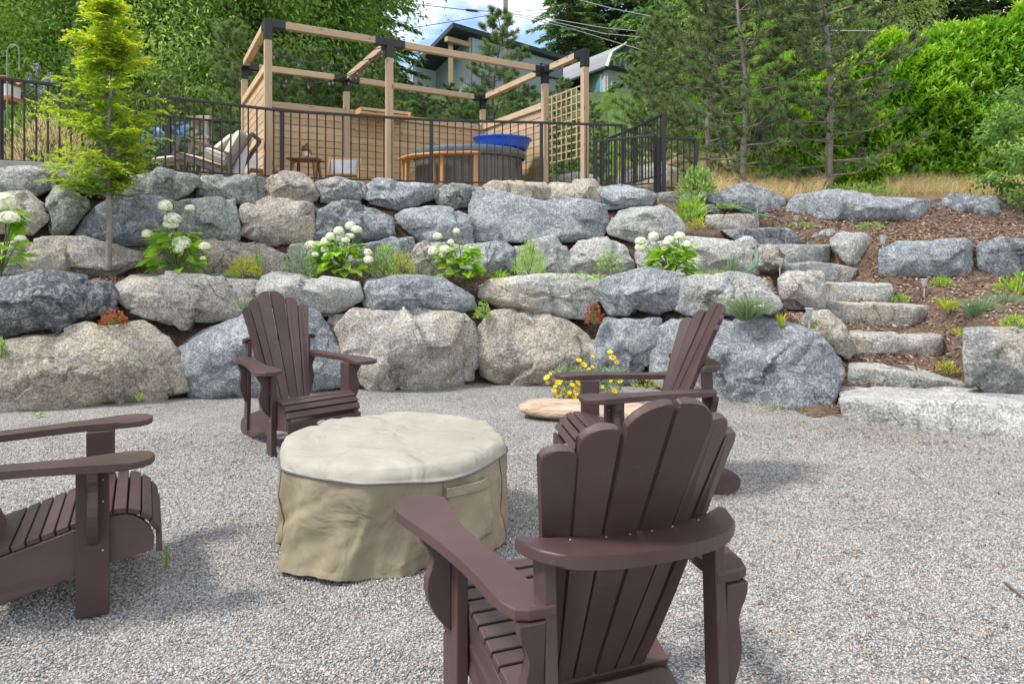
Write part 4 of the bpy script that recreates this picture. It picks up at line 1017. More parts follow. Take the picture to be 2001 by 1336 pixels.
# wooden folding chair in front of the left screen
def sling(name, label, px, Y, s=1.0, canvas='grey', rz=0.0):
    r_ = thing(name, label, 'chair', (xy(px, Y)[0], Y, ZB), rz, 'low folding sling chairs'); Mr = WM[r_.name]
    P_ = lambda x, y, z: Mr @ Vector((x * s, y * s, z * s))
    cm = plain('sling_canvas', (.30, .30, .33), .8, bs=.2)
    for sx in (-.27, .27):
        board('side_frame', P_(sx, -.30, .0), P_(sx, .28, .70), .03, .035, M['teak_l'], r_)
        board('leg', P_(sx * .93, .32, .0), P_(sx * .93, -.30, .36), .03, .03, M['teak_l'], r_)
    board('top_bar', P_(-.285, .28, .70), P_(.285, .28, .70), .03, .035, M['teak_l'], r_)
    board('front_bar', P_(-.27, -.30, .36), P_(.27, -.30, .36), .03, .035, M['teak_l'], r_)
    rows__ = []
    for t in np.linspace(0, 1, 10):
        y = .28 * (1 - t) + -.30 * t; z = .70 * (1 - t) + .36 * t - .17 * math.sin(math.pi * t)
        rows__.append([P_(x, y, z) for x in np.linspace(-.25, .25, 5)])
    V = np.array([tuple(v) for q in rows__ for v in q]); i = np.arange(50).reshape(10, 5)
    o = obj('sling', np_mesh('sling', V, np.stack([i[:-1, :-1], i[:-1, 1:], i[1:, 1:], i[1:, :-1]], -1).reshape(-1, 4), True), cm, r_)
    mo = o.modifiers.new('thickness', 'SOLIDIFY'); mo.thickness = .008
M['teak_l'] = wood_mat('teak_light', (0.36, 0.20, 0.10), (0.48, 0.30, 0.17), knots=False)
sling('sling_chair', 'grey canvas folding chair right of the small wooden table', 671, 11.2, .88, rz=R(8))
sling('sling_chair', 'grey canvas folding chair tucked beside the left pergola post', 508, 11.0, 1.0, rz=R(40))
TB2 = thing('side_table', 'small dark wooden side table with splayed legs and a pot plant', 'table', (*xy(598, 11.6), ZB)); Mt = WM[TB2.name]
for q in range(5): board('top_slat', Mt @ Vector((-.26, -.2 + q * .1, .62)), Mt @ Vector((.26, -.2 + q * .1, .62)), .085, .025, M['teak'], TB2)
for sx in (-1, 1):
    for sy in (-1, 1): board('leg', Mt @ Vector((sx * .24, sy * .2, 0)), Mt @ Vector((sx * .16, sy * .14, .60)), .04, .04, M['teak'], TB2)
PT = thing('potted_plant', 'small white pot of dark red flowers on the wooden side table', 'plant', Mt @ Vector((0, 0, .635))); pc = Mt @ Vector((0, 0, .635))
b_ = Bag(); b_.tube([pc, pc + Vector((0, 0, .02)), pc + Vector((0, 0, .11)), pc + Vector((0, 0, .12))], [.05, .055, .075, .07], 14); obj('pot', b_.mesh('pot'), plain('white_pot', (.7, .7, .68), .4), PT)
Pq = np.array(tuple(pc)) + np.array([0, 0, .15]) + rng.normal(0, .05, (90, 3)); V, F, T = leaves(Pq, sph_dirs(90) + np.array([0, 0, .6]), sph_dirs(90), .07, .03, rng.uniform(0, 1, 90)); obj('foliage', np_mesh('foliage', V, F, False, T), M['leaf_rust'], PT)
# play items left of the pergola
TH = thing('toy_playhouse', 'beige plastic playhouse tower with a flat roof behind the lounge chair', 'playhouse', at(392, 340, 14))
bg_ = plain('beige_plastic', (.50, .45, .34), .6, var=.08)
cx_, Yp = xy(394, 14)
for sx in (-.14, .14):
    for sy in (-.14, .14): board('post', (cx_ + sx, Yp + sy, 2.4), (cx_ + sx, Yp + sy, 3.9), .08, .08, bg_, TH, (1, 0, 0))
board('roof', (cx_ - .25, Yp, 3.93), (cx_ + .25, Yp, 3.93), .45, .07, bg_, TH); board('shelf', (cx_ - .22, Yp, 3.55), (cx_ + .22, Yp, 3.55), .4, .06, bg_, TH)
board('wall_panel', (cx_ + .08, Yp - .1, 2.4), (cx_ + .08, Yp - .1, 3.5), .22, .2, bg_, TH, (0, 1, 0))
BT = tag(obj('blue_tarpaulin', (lambda: None)() or (lambda V, F: np_mesh('blue_tarpaulin', V * np.array([.75, .45, .38]) * (1 + .10 * fbm(V * 2.5, 3, 3))[:, None], F, True))(*ICO[4]), plain('tarp_blue', (.04, .15, .38), .5, bs=.5), None, Matrix.Translation(at(352, 275, 15))), 'crumpled blue tarpaulin heap behind the lounge chairs', 'tarpaulin')
BH = thing('bird_house', 'small red roofed garden feeder house at the far left', 'bird feeder', at(10, 215, 9.4))
c_ = at(8, 168, 9.4); rd = plain('terracotta', (.38, .13, .06), .8, var=.2); wh = plain('whitewash', (.6, .58, .55), .7)
board('house_body', c_ - Vector((.14, 0, .08)), c_ + Vector((.14, 0, -.08)), .24, .16, wh, BH)
for s in (-1, 1): board('roof', c_ + Vector((-.18, s * .08, .05)), c_ + Vector((.18, s * .08, .05)), .20, .02, rd, BH, (0, -s * .5, 1))
board('base', c_ - Vector((.17, 0, .19)), c_ + Vector((.17, 0, -.19)), .30, .06, rd, BH); board('pole', c_ - Vector((0, 0, 1.0)), c_ - Vector((0, 0, .2)), .04, .04, M['bark'], BH, (1, 0, 0))
CK = thing('shepherd_hook', 'thin metal shepherd crook standing behind the fence at the far left', 'hook', at(14, 260, 9.2))
b_ = Bag(); hk = [at(14, 270, 9.2), at(14, 130, 9.2)] + [at(26 - 12 * math.cos(t), 104 - 16 * math.sin(t), 9.2) for t in np.linspace(0, math.pi, 12)] + [at(38, 140, 9.2)]
b_.tube(hk, .009, 6); obj('rod', b_.mesh('rod'), M['hook'] if 'hook' in M else plain('hook_green', (.12, .2, .15), .5), CK)
# string lights
SL = thing('string_lights', 'string of small glass bulbs looped between the pergola beams', 'string lights', (FM.x, FM.y, 4.5))
gl = plain('bulb_glass', (.16, .16, .155), .1); wire = M['black']
def sag(a, b, s, n=16): return [Vector(a).lerp(Vector(b), t) - Vector((0, 0, s * 4 * t * (1 - t))) for t in np.linspace(0, 1, n)]
zc = ZT - .1
runs = [(FL + Vector((.1, 0, 0)), FM, .20), (FL.lerp(BL, .4), FM.lerp(BM_, .25), .22), (FL.lerp(BL, .8), FM.lerp(BM_, .7), .25), (BL, FM.lerp(BM_, .5), .30), (FM, BM_, .03)]
for a, b, s in runs:
    pts = sag(Vector((a.x, a.y, zc)), Vector((b.x, b.y, zc)), s); bb = Bag(); bb.tube(pts, .006, 4); obj('cable', bb.mesh('cable'), wire, SL)
    for q in range(2, 15, 3):
        p = pts[q]; bb = Bag(); bb.tube([p, p - Vector((0, 0, .04))], .014, 6); obj('bulb_socket', bb.mesh('bulb_socket'), wire, SL)
        bb = Bag(); bb.tube([p - Vector((0, 0, .04)), p - Vector((0, 0, .06)), p - Vector((0, 0, .085)), p - Vector((0, 0, .105))], [.010, .019, .019, .006], 8); obj('bulb', bb.mesh('bulb'), gl, SL)
# ---------------------------------------------------------------- garden plants
def ledge(px, py=None, off=None):
    """point on the soil under a pixel column: off behind the lower wall's face"""
    Y = 6.8
    for _ in range(8): X = (px - CXP) / FOC * Y; Y = float(Yw(X)) + off
    return X, Y, zt(X, Y)
def ray_ground(px, py):
    for Y in np.arange(4.6, 14, .02):
        X = (px - CXP) / FOC * Y
        if EYE - (py - HZ) / FOC * Y <= zt(X, Y): return X, Y, zt(X, Y)
    return X, Y, zt(X, Y)
# hydrangeas: each leaf and flower head a part
def heart_leaf():
    n = 7; V = []; t = np.linspace(0, 1, n); wdt = np.sin(np.pi * t ** .75) * .36 * (1 - .25 * t)
    for a, w_ in zip(t, wdt):
        for s in (-1, 0, 1): V.append((a, s * w_, .18 * abs(s) * w_ - .16 * a * a))
    V = np.array(V); i = np.arange(len(V)).reshape(n, 3)
    F = np.stack([i[:-1, :-1], i[:-1, 1:], i[1:, 1:], i[1:, :-1]], -1).reshape(-1, 4)
    return [np_mesh('leaf', V, F, True, np.full(len(V), v)) for v in (.2, .45, .7, .9)]
HLEAF = heart_leaf()
def flower_ball(seed):
    r = np.random.default_rng(seed); n = 230
    D = unit(r.normal(0, 1, (n, 3))); D[:, 2] = np.where(D[:, 2] < -.5, -D[:, 2], D[:, 2]); D = unit(D)
    P = D * (.86 + r.uniform(0, .16, n))[:, None] * np.array([1, 1, .82])
    A = unit(np.cross(D, r.normal(0, 1, (n, 3)))); b_ = Bag()
    for k in range(4):
        th_ = k * np.pi / 2; B = np.cross(D, A); d2 = A * np.cos(th_) + B * np.sin(th_)
        b_.add(*leaves(P, d2 + D * .25, D, .22, .19, np.clip(.75 + r.normal(0, .25, n), 0, 1), .05))
    V, F = ICO[4]; b_.add(V * np.array([.86, .86, .7]), F, .25)
    return b_.mesh('flower_head', False)
BALLS = [flower_ball(s) for s in (1, 2, 3)]
def hydrangea(pxb, pyb, Y, wpx, hpx, balls, label, nleaf=46, seed=0):
    r = np.random.default_rng(seed + 40)
    base = at(pxb, pyb, Y); k = Y / FOC; W_ = wpx * k / 2; H_ = hpx * k
    t = thing('hydrangea', label, 'shrub', base, 0, 'white hydrangeas along the ledge'); mt = M['leaf_lime']
    stems = Bag()
    for q in range(int(nleaf * 1.8)):
        u = r.uniform(0, 1) ** .9; a = r.uniform(0, 2 * np.pi); rr_ = W_ * (.25 + .75 * r.uniform() ** .5) * (1 - .4 * u)
        p = base + Vector((rr_ * math.cos(a), rr_ * math.sin(a) * .8 - .02, H_ * (.05 + .78 * u)))
        d = Vector((math.cos(a), math.sin(a) - .35, r.uniform(-.5, .35)))
        M_ = Matrix.Translation(p) @ d.to_track_quat('X', 'Z').to_matrix().to_4x4() @ Matrix.Rotation(r.normal(0, .4), 4, 'X') @ Matrix.Scale(r.uniform(.75, 1.25) * .135, 4)
        obj('leaf', HLEAF[r.integers(0, 4)], mt, t, M_)
        if q % 5 == 0: stems.tube([base, base.lerp(p, .5) + Vector((0, 0, .02)), p], [.006, .005, .003], 5)
    for bx, by, bs in balls:
        p = at(bx, by, Y - .06 + r.uniform(-.12, .08)); s = bs * k / 2 * 1.05
        obj('flower_head', BALLS[r.integers(0, 3)], M['petal'], t, Matrix.Translation(p) @ Matrix.Rotation(r.uniform(0, 6), 4, 'Z') @ Matrix.Diagonal((s * r.uniform(.85, 1.12), s * r.uniform(.85, 1.1), s * r.uniform(.72, 1.05), 1)))
        stems.tube([base, base.lerp(p, .5) + Vector((r.normal(0, .02), 0, .03)), p], [.007, .005, .004], 5)
    obj('stem', stems.mesh('stem'), M['stem'], t)
hydrangea(2, 535, 6.3, 96, 150, [(8, 397, 44), (18, 426, 34), (40, 466, 18), (-14, 420, 40)], 'white hydrangea cut off by the left edge of the picture', 44, 1)
hydrangea(346, 530, 6.9, 108, 96, [(323, 403, 25), (337, 428, 32), (333, 440, 26), (288, 458, 20), (354, 476, 32), (348, 487, 22), (400, 482, 24), (397, 505, 12), (371, 407, 18)], 'white hydrangea next to the sapling trunk with one tall thin stem', 58, 2)
hydrangea(662, 538, 7.25, 96, 76, [(607, 480, 20), (636, 488, 18), (637, 473, 22), (646, 463, 20), (662, 452, 22), (661, 465, 22), (685, 442, 20), (697, 449, 20), (683, 462, 18), (675, 470, 16), (718, 494, 19), (720, 508, 19), (658, 494, 16), (638, 499, 12), (616, 498, 14)], 'white hydrangea with the most flower heads, above the middle of the lower wall', 58, 3)
hydrangea(900, 540, 7.45, 90, 72, [(855, 462, 18), (892, 452, 14), (848, 492, 22), (868, 497, 24), (870, 488, 20), (883, 511, 16), (857, 510, 14), (920, 489, 18), (928, 513, 21), (915, 522, 18), (906, 521, 14), (881, 473, 12)], 'white hydrangea in front of the long blue grey boulder', 54, 4)
hydrangea(1310, 535, 7.3, 84, 66, [(1252, 472, 20), (1253, 484, 22), (1277, 463, 22), (1308, 470, 20), (1328, 462, 22), (1342, 478, 16), (1283, 492, 16), (1285, 524, 16), (1302, 475, 14)], 'white hydrangea at the right end of the ledge near the steps', 50, 5)
# mounds, tufts and sprigs
def mound(name, label, cat, px, py, Y, wpx, hpx, mat, n=500, L=.035, Wd=.012, seed=0, upright=.6, group=None, stems=True, extra=None):
    r = np.random.default_rng(seed + 900); base = at(px, py, Y); k = Y / FOC; W_ = wpx * k / 2; H_ = hpx * k
    t = thing(name, label, cat, base, 0, group); b_ = Bag()
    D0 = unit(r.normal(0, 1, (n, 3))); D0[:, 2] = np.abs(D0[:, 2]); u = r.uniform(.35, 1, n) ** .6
    P = np.array(tuple(base)) + D0 * u[:, None] * np.array([W_, W_ * .8, H_]) * (1 + .18 * noise(D0 * 3, seed))[:, None]
    D = D0 + r.normal(0, .5, (n, 3)) + np.array([0, 0, upright])
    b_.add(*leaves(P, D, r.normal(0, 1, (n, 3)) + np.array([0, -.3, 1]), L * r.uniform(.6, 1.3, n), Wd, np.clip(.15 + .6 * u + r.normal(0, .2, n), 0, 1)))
    obj('foliage', b_.mesh('foliage', False), mat, t)
    if stems:
        s = Bag(); b0 = np.array(tuple(base))
        for q in range(14): s.tube([b0, b0 + (P[q] - b0) * .5 + [0, 0, .01], P[q]], [.004, .003, .0015], 4)
        obj('stem', s.mesh('stem'), M['stem'], t)
    return t
def tuft(name, label, cat, px, py, Y, wpx, hpx, mat, n=120, Wd=.004, seed=0, group=None, flowers=None):
    r = np.random.default_rng(seed + 300); base = np.array(tuple(at(px, py, Y))); k = Y / FOC; W_ = wpx * k / 2; H_ = hpx * k
    t = thing(name, label, cat, base, 0, group)
    a = r.uniform(0, 2 * np.pi, n); sp = r.uniform(0, 1, n) ** .7
    tipd = np.stack([np.cos(a) * sp * W_, np.sin(a) * sp * W_, H_ * r.uniform(.5, 1, n) * (1 - .3 * sp)], -1)
    b0 = base + np.stack([np.cos(a), np.sin(a), a * 0], -1) * r.uniform(0, W_ * .25, n)[:, None]
    mid = b0 + tipd * np.array([.4, .4, .62]); tip = b0 + tipd; s = unit(np.cross(tipd, r.normal(0, 1, (n, 3)))) * Wd / 2
    V = np.stack([b0 - s, b0 + s, mid + s * .9, mid - s * .9, tip], 1).reshape(-1, 3); i = np.arange(n)[:, None] * 5
    me = np_mesh('blades', V, [i + np.array([[0, 1, 2, 3]]), i + np.array([[3, 2, 4]])], False, np.repeat(r.uniform(0, 1, n), 5))
    obj('foliage', me, mat, t)
    if flowers:
        b_ = Bag(); q = r.choice(n, flowers, replace=False); P = tip[q]
        for kx in range(5):
            D = unit(r.normal(0, 1, (flowers, 3)) + [0, 0, .4]); b_.add(*leaves(P, D, sph_dirs(flowers, r), .014, .008, r.uniform(0, 1, flowers)))
        obj('blossom', b_.mesh('blossom', False), M['petal'], t)
    return t
mound('spirea', 'small golden yellow mound shrub right of the first full hydrangea', 'shrub', 477, 540, 6.95, 66, 40, M['leaf_yellow'], 700, .028, .010, 1)
tuft('weed', 'tall thin green sprig beside the golden mound', 'plant', 505, 535, 7.1, 40, 72, M['leaf_lime'], 26, .006, 2)
mound('aster', 'loose grey green plant left of the fullest hydrangea', 'plant', 590, 542, 7.1, 80, 66, M['leaf_grey'], 700, .045, .010, 3, 1.2)
mound('aster', 'airy green plant between the second pair of hydrangeas', 'plant', 752, 542, 7.25, 56, 70, M['leaf_mid'], 560, .05, .010, 4, 1.3)
mound('spirea', 'yellow green mound right of the airy plant in the middle of the ledge', 'shrub', 785, 540, 7.35, 60, 52, M['leaf_yellow'], 620, .03, .009, 5, 1.0)
mound('aster', 'pale grey sprigs beside the yellow green mound', 'plant', 818, 545, 7.4, 50, 50, M['leaf_grey'], 160, .03, .008, 6, 1.0)
mound('spirea', 'bright yellow green shrub in front of the grey boulder right of the middle', 'shrub', 1034, 537, 7.6, 66, 62, M['leaf_lime'], 800, .04, .009, 7, 1.4)
tuft('weed', 'thin upright sprig growing out of the bright yellow green shrub', 'plant', 1038, 500, 7.62, 34, 60, M['leaf_mid'], 22, .006, 8)
tuft('daylily', 'low spray of strap leaves right of the fourth hydrangea', 'plant', 972, 548, 7.45, 60, 30, M['leaf_lime'], 40, .014, 9)
mound('fern_weed', 'small dark green leafy plant in the soil gap of the lower wall', 'plant', 943, 622, 7.1, 34, 30, M['leaf_mid'], 200, .035, .016, 10)
mound('barberry', 'red and green shrub in the gap left of the pale blue boulder', 'shrub', 1160, 634, 7.0, 34, 44, M['leaf_rust'], 260, .03, .018, 11)
mound('barberry', 'rusty orange creeping plant in the left soil gap of the lower wall', 'shrub', 222, 634, 6.25, 46, 26, M['leaf_rust'], 240, .03, .018, 12, .1)
mound('young_shrub', 'thin green twiggy shrub in front of the pale boulder before the last hydrangea', 'shrub', 1192, 530, 7.5, 60, 46, M['leaf_mid'], 170, .035, .018, 13)
tuft('lavender', 'largest grey green lavender clump above the big blue boulder', 'plant', 1458, 625, 6.16, 120, 62, M['leaf_grey'], 800, .0055, 14, flowers=20)
tuft('lavender', 'small lavender in the ledge right of the last hydrangea', 'plant', 1425, 540, 7.3, 70, 70, M['leaf_grey'], 70, .005, 15, flowers=12)
mound('ground_cover', 'low creeping green plants beside the last hydrangea', 'plant', 1400, 545, 7.1, 130, 16, M['leaf_mid'], 420, .03, .01, 16, .4)
mound('ground_cover', 'low creeping green plants on the ledge right of the middle', 'plant', 1130, 548, 7.4, 150, 14, M['leaf_mid'], 460, .03, .01, 17, .4)
tuft('daylily', 'yellowing strap leaved plant left of the small pale stone', 'plant', 1526, 638, 6.12, 34, 36, M['leaf_yellow'], 22, .016, 18)
tuft('grass_tuft', 'green grass tuft behind the back of the left facing wall chair', 'plant', 478, 604, 6.6, 60, 34, M['leaf_grey'], 70, .006, 19)
mound('lime_shrub', 'lime green leafy shrub beside the dark stone at the top of the wall', 'shrub', 1350, 432, 8.9, 66, 52, M['leaf_lime'], 420, .06, .02, 20, 1.0)
mound('lime_shrub', 'yellow green seedling at the foot of the lime shrub', 'shrub', 1362, 450, 8.7, 36, 26, M['leaf_yellow'], 120, .04, .02, 21)
mound('green_shrub', 'dark green glossy shrub beside the short railing', 'shrub', 1362, 382, 9.6, 70, 56, M['leaf_deep'], 500, .07, .03, 22, .8)
mound('ground_cover', 'mossy green patch behind the first upper path light', 'plant', 1420, 408, 9.2, 60, 12, M['leaf_mid'], 200, .03, .01, 23, .3)
mound('ground_cover', 'mossy green patch at the foot of the longest blue boulder', 'plant', 1565, 446, 9.2, 80, 10, M['leaf_mid'], 260, .03, .01, 24, .3)
tuft('lavender', 'pair of thin grey green sprigs in the right mulch bed', 'plant', 1915, 624, 6.6, 90, 56, M['leaf_grey'], 420, .007, 25, flowers=8)
tuft('lavender', 'wispy lavender at the right edge of the mulch bed', 'plant', 1965, 606, 6.9, 80, 46, M['leaf_grey'], 260, .007, 26)
tuft('daylily', 'bright yellow green strap leaved plant left of the thin sprigs', 'plant', 1850, 604, 6.9, 70, 36, M['leaf_yellow'], 30, .014, 27)
mound('fern_weed', 'bright green fern like plant at the right edge below the dark boulder', 'plant', 1985, 585, 7.4, 76, 44, M['leaf_lime'], 240, .07, .022, 28, .6)
tuft('weed', 'small yellow green weeds below the thin sprigs', 'plant', 1875, 655, 6.3, 50, 22, M['leaf_yellow'], 26, .008, 29)
tuft('weed', 'small green weed rooted at the foot of the big tan boulder', 'plant', 272, 783, 6.0, 24, 22, M['leaf_mid'], 30, .008, 30)
tuft('weed', 'single grass sprig growing from the gravel beside the left chair', 'plant', 325, 1108, 2.99, 26, 62, M['leaf_lime'], 9, .006, 31)
tuft('weed', 'tiny weed at the left foot of the tan boulder', 'plant', 75, 812, 5.7, 30, 12, M['leaf_mid'], 20, .008, 32)
mound('fern_weed', 'green weeds in the joint at the left edge above the tan boulder', 'plant', 2, 700, 5.9, 20, 40, M['leaf_mid'], 120, .03, .014, 33)
mound('dried_weed', 'dry brown grassy weeds at the foot of the big blue boulder', 'plant', 1530, 800, 5.95, 150, 12, M['dry'], 260, .03, .004, 34, .4)
mound('dried_weed', 'dry weed clump behind the side facing chair', 'plant', 1265, 758, 6.4, 70, 24, M['leaf_yellow'], 120, .03, .01, 35, .4)
for k_, (px_, py_, s_) in enumerate([(320, 545, 22), (160, 542, 20), (735, 548, 24), (1080, 552, 26), (1220, 545, 20), (640, 620, 22), (1335, 628, 26), (1620, 695, 14), (50, 542, 30), (505, 548, 20)]):
    x_, y_, z_ = ray_ground(px_, py_)
    tuft('weed', ['small', 'thin', 'bright', 'low', 'young', 'tiny', 'lone', 'mossy', 'broad', 'short'][k_] + ' green weed in the soil ' + ['left of the first full hydrangea', 'right of the sapling at its left', 'between the mound and the third hydrangea', 'right of the bright shrub', 'before the last hydrangea', 'in the joint above the wide grey boulder', 'behind the top of the side facing chair', 'beside the small pale stone', 'near the left edge hydrangea', 'under the golden mound'][k_], 'plant', px_, py_, y_ - .02, s_, s_ * .8, M['leaf_mid'], 24, .008, 60 + k_, 'small weeds on the soil')
# yellow flowers by the driftwood
YF = thing('yellow_daisy_plant', 'feathery plant with many small yellow flowers behind the driftwood slab', 'flowers', at(1130, 785, 6.2))
b_ = Bag(); r_ = np.random.default_rng(5)
def feather(px0, px1, py0, py1, n, dens=.5):
    px_ = r_.uniform(px0, px1, n); py_ = r_.uniform(py0, py1, n); Yv = r_.uniform(6.0, 6.5, n)
    return np.stack([(px_ - CXP) / FOC * Yv, Yv, EYE - (py_ - HZ) / FOC * Yv], -1)
P = feather(1085, 1215, 720, 790, 1600); V, F, T = leaves(P, r_.normal(0, 1, (1600, 3)) + [0, 0, .8], sph_dirs(1600, r_), .055, .009, r_.uniform(0, 1, 1600)); b_.add(V, F, T)
obj('foliage', b_.mesh('foliage', False), M['leaf_grey'], YF)
s_ = Bag(); daisy = Bag()
for k in range(10):
    a_ = k * np.pi / 5; daisy.add(*leaves(np.zeros((1, 3)), np.array([[math.cos(a_), math.sin(a_), .25]]), np.array([[0, 0, 1.]]), 1.0, .62, np.array([.7]), .05))
daisy.add(ICO[4][0] * np.array([.3, .3, .2]), ICO[4][1], 0.0); dm = daisy.mesh('flower', False)
fl = [(1158, 696), (1131, 704), (1140, 713), (1158, 717), (1205, 709), (1069, 738), (1070, 748), (1095, 729), (1097, 742), (1085, 755), (1118, 752), (1128, 748), (1100, 760), (1112, 768), (1126, 762), (1108, 775), (1122, 776), (1120, 785), (1126, 770), (1082, 763), (1090, 748), (1194, 745), (1212, 745), (1200, 764), (1150, 722), (1137, 780), (1092, 771), (1075, 730), (1192, 688), (1197, 699), (1118, 742), (1130, 788), (1105, 786), (1178, 756), (1152, 768)]
for k, (px_, py_) in enumerate(fl):
    p = at(px_, py_, 6.0 + .01 * (k % 9)); d = Vector((r_.normal(0, .4), -.6, .9))
    obj('flower', dm, M['yellow_petal'], YF, Matrix.Translation(p) @ d.to_track_quat('Z', 'Y').to_matrix().to_4x4() @ Matrix.Scale(.021 + .008 * (k % 3), 4))
    s_.tube([at(1130 + r_.normal(0, 20), 790, 6.25), p], .0022, 4)
obj('stem', s_.mesh('stem'), M['stem'], YF)
# driftwood slab on the gravel
DW = thing('driftwood_slab', 'bleached flat driftwood slab lying on the gravel behind the side facing chair', 'driftwood', (.75, 5.72, 0))
def drift(cx, cy, cz, L, Wd, T_, rz, seed):
    V, F = ICO[5]; q = V.copy()
    q = np.sign(q) * np.abs(q) ** .8; q = q * np.array([L, Wd, T_]) / 2
    n_ = fbm(q * np.array([1.5, 6, 6]) + seed, 4, seed); q[:, 1] *= 1 + .25 * noise(V * np.array([2.5, .1, .1]) + seed, seed); q = q * (1 + .05 * n_[:, None])
    q[:, 2] += .008 * fbm(q * np.array([2, 30, 30]), 3, seed + 1) + .03 * (q[:, 0] / L) ** 2
    c_, s__ = math.cos(rz), math.sin(rz)
    return np.stack([q[:, 0] * c_ - q[:, 1] * s__ + cx, q[:, 0] * s__ + q[:, 1] * c_ + cy, q[:, 2] + cz], -1), F
def drift_mat():
    m, nt, b, o = new_mat('driftwood'); v = coords(nt, (2.2, 22, 22)); c = ramp(nt, tex(nt, v, 1.5, 6, .65, .8), [(.3, (.20, .13, .085)), (.5, (.44, .32, .23)), (.7, (.62, .50, .38))])
    nt.links.new(c.outputs[0], b.inputs['Base Color']); b.inputs['Roughness'].default_value = .85; bump(nt, b, tex(nt, v, 2, 6, .7), .6, .01); return m
V, F = drift(.60, 5.72, .055, 1.10, .52, .13, R(-12), 4); obj('slab', np_mesh('slab', V, F, True), drift_mat(), DW)

# ---------------------------------------------------------------- golden sapling
def tree_thing(name, label, loc, group=None, cat='tree', rz=0.0): return thing(name, label, cat, loc, rz, group)
tb = ledge(212, None, .62); tb = (tb[0], tb[1], tb[2])
TB_ = at(212, 528, 6.75)
SP = tree_thing('golden_sapling', 'young golden green feathery leaved tree growing from the planted ledge', TB_)
r_ = np.random.default_rng(11); k = 6.75 / FOC; Ht = 520 * k
trk = Bag(); pts = [TB_ + Vector((.004 * math.sin(q), 0, Ht * q / 12)) + Vector((.035 * math.sin(q * .9) * (q / 12), 0, 0)) for q in range(13)]
trk.tube(pts, np.linspace(.030, .004, 13), 8)
widths = [(150, 40), (165, 84), (185, 104), (205, 112), (235, 112), (265, 104), (295, 98), (330, 96), (360, 86), (395, 66), (430, 64), (460, 50), (490, 34), (515, 14)]
fo = Bag()
def spray(p, d, L, n, tint):
    """pinnate sprays of small leaflets along a drooping twig"""
    d = d.normalized(); P_ = []; D_ = []; N_ = []
    for q in range(n):
        t_ = (q + .5) / n; c_ = p + d * L * t_ + Vector((0, 0, -.22 * L * t_ * t_ * t_))
        sdv = d.cross(Vector((0, 0, 1))).normalized()
        for s in (-1, 1):
            P_.append(tuple(c_)); D_.append(tuple(d * .55 + sdv * s * .9 + Vector((0, 0, r_.normal(-.15, .25))))); N_.append((r_.normal(0, .3), r_.normal(0, .3), 1))
    m_ = len(P_); fo.add(*leaves(np.array(P_), np.array(D_), np.array(N_), L * .34 * r_.uniform(.7, 1.2, m_), .023, np.clip(tint + r_.normal(0, .15, m_), 0, 1), .15))
for q in range(120):
    hpx = r_.uniform(150, 512); a = r_.uniform(0, 2 * np.pi); w_ = np.interp(hpx, [x for x, _ in widths], [y for _, y in widths]) * k
    w_ *= .55 + .5 * r_.uniform() ** 1.2 + .34 * noise(np.array([hpx / 26., a * .8, 0.]), 3)
    org = TB_ + Vector((0, 0, hpx * k - w_ * .25)); tipv = org + Vector((math.cos(a) * w_, math.sin(a) * w_, w_ * .25 + .02))
    mid = org.lerp(tipv, .5) + Vector((0, 0, .03)); trk.tube([org, mid, tipv], [.006, .004, .0015], 4)
    for t_ in np.linspace(.18, 1, 7):
        c_ = org.lerp(mid, t_ * 2) if t_ < .5 else mid.lerp(tipv, t_ * 2 - 1)
        for s in (0, 1):
            d = (tipv - org).normalized() * .6 + Vector((r_.normal(0, .6), r_.normal(0, .6), r_.normal(.05, .3)))
            spray(c_, d, r_.uniform(.09, .17), 6, .25 + .45 * t_ + (.15 if hpx > 400 else 0) - (.12 if hpx < 190 else 0))
obj('trunk', trk.mesh('trunk'), M['bark_grey'], SP); obj('crown', fo.mesh('crown', False), M['leaf_gold'], SP)

# ---------------------------------------------------------------- tree prototypes
def limbs(b_, H, Rr, n, r, z0=.3, up=.5, droop=0, wig=.1, r0=.12):
    tips = []
    pts = [(r.normal(0, .02) * H * t, r.normal(0, .02) * H * t, H * t) for t in np.linspace(0, 1, 10)]; pts[0] = (0, 0, 0)
    b_.tube(pts, np.linspace(r0, r0 * .12, 10), 8)
    P = np.array(pts)
    for q in range(n):
        t = z0 + (1 - z0) * (q + r.uniform()) / n; a = r.uniform(0, 2 * np.pi); o_ = np.array([np.interp(t * 9, range(10), P[:, j]) for j in range(3)])
        Rl = Rr(t); d = np.array([math.cos(a), math.sin(a), up]); e = o_ + d * Rl * r.uniform(.8, 1.05); m_ = (o_ + e) / 2 + np.array([0, 0, .1 * Rl]); e = e + np.array([0, 0, -droop * Rl])
        b_.tube([o_, m_, e], [r0 * .3 * (1 - .6 * t), r0 * .18 * (1 - .6 * t), .008], 5); tips.append((o_, m_, e))
    return tips
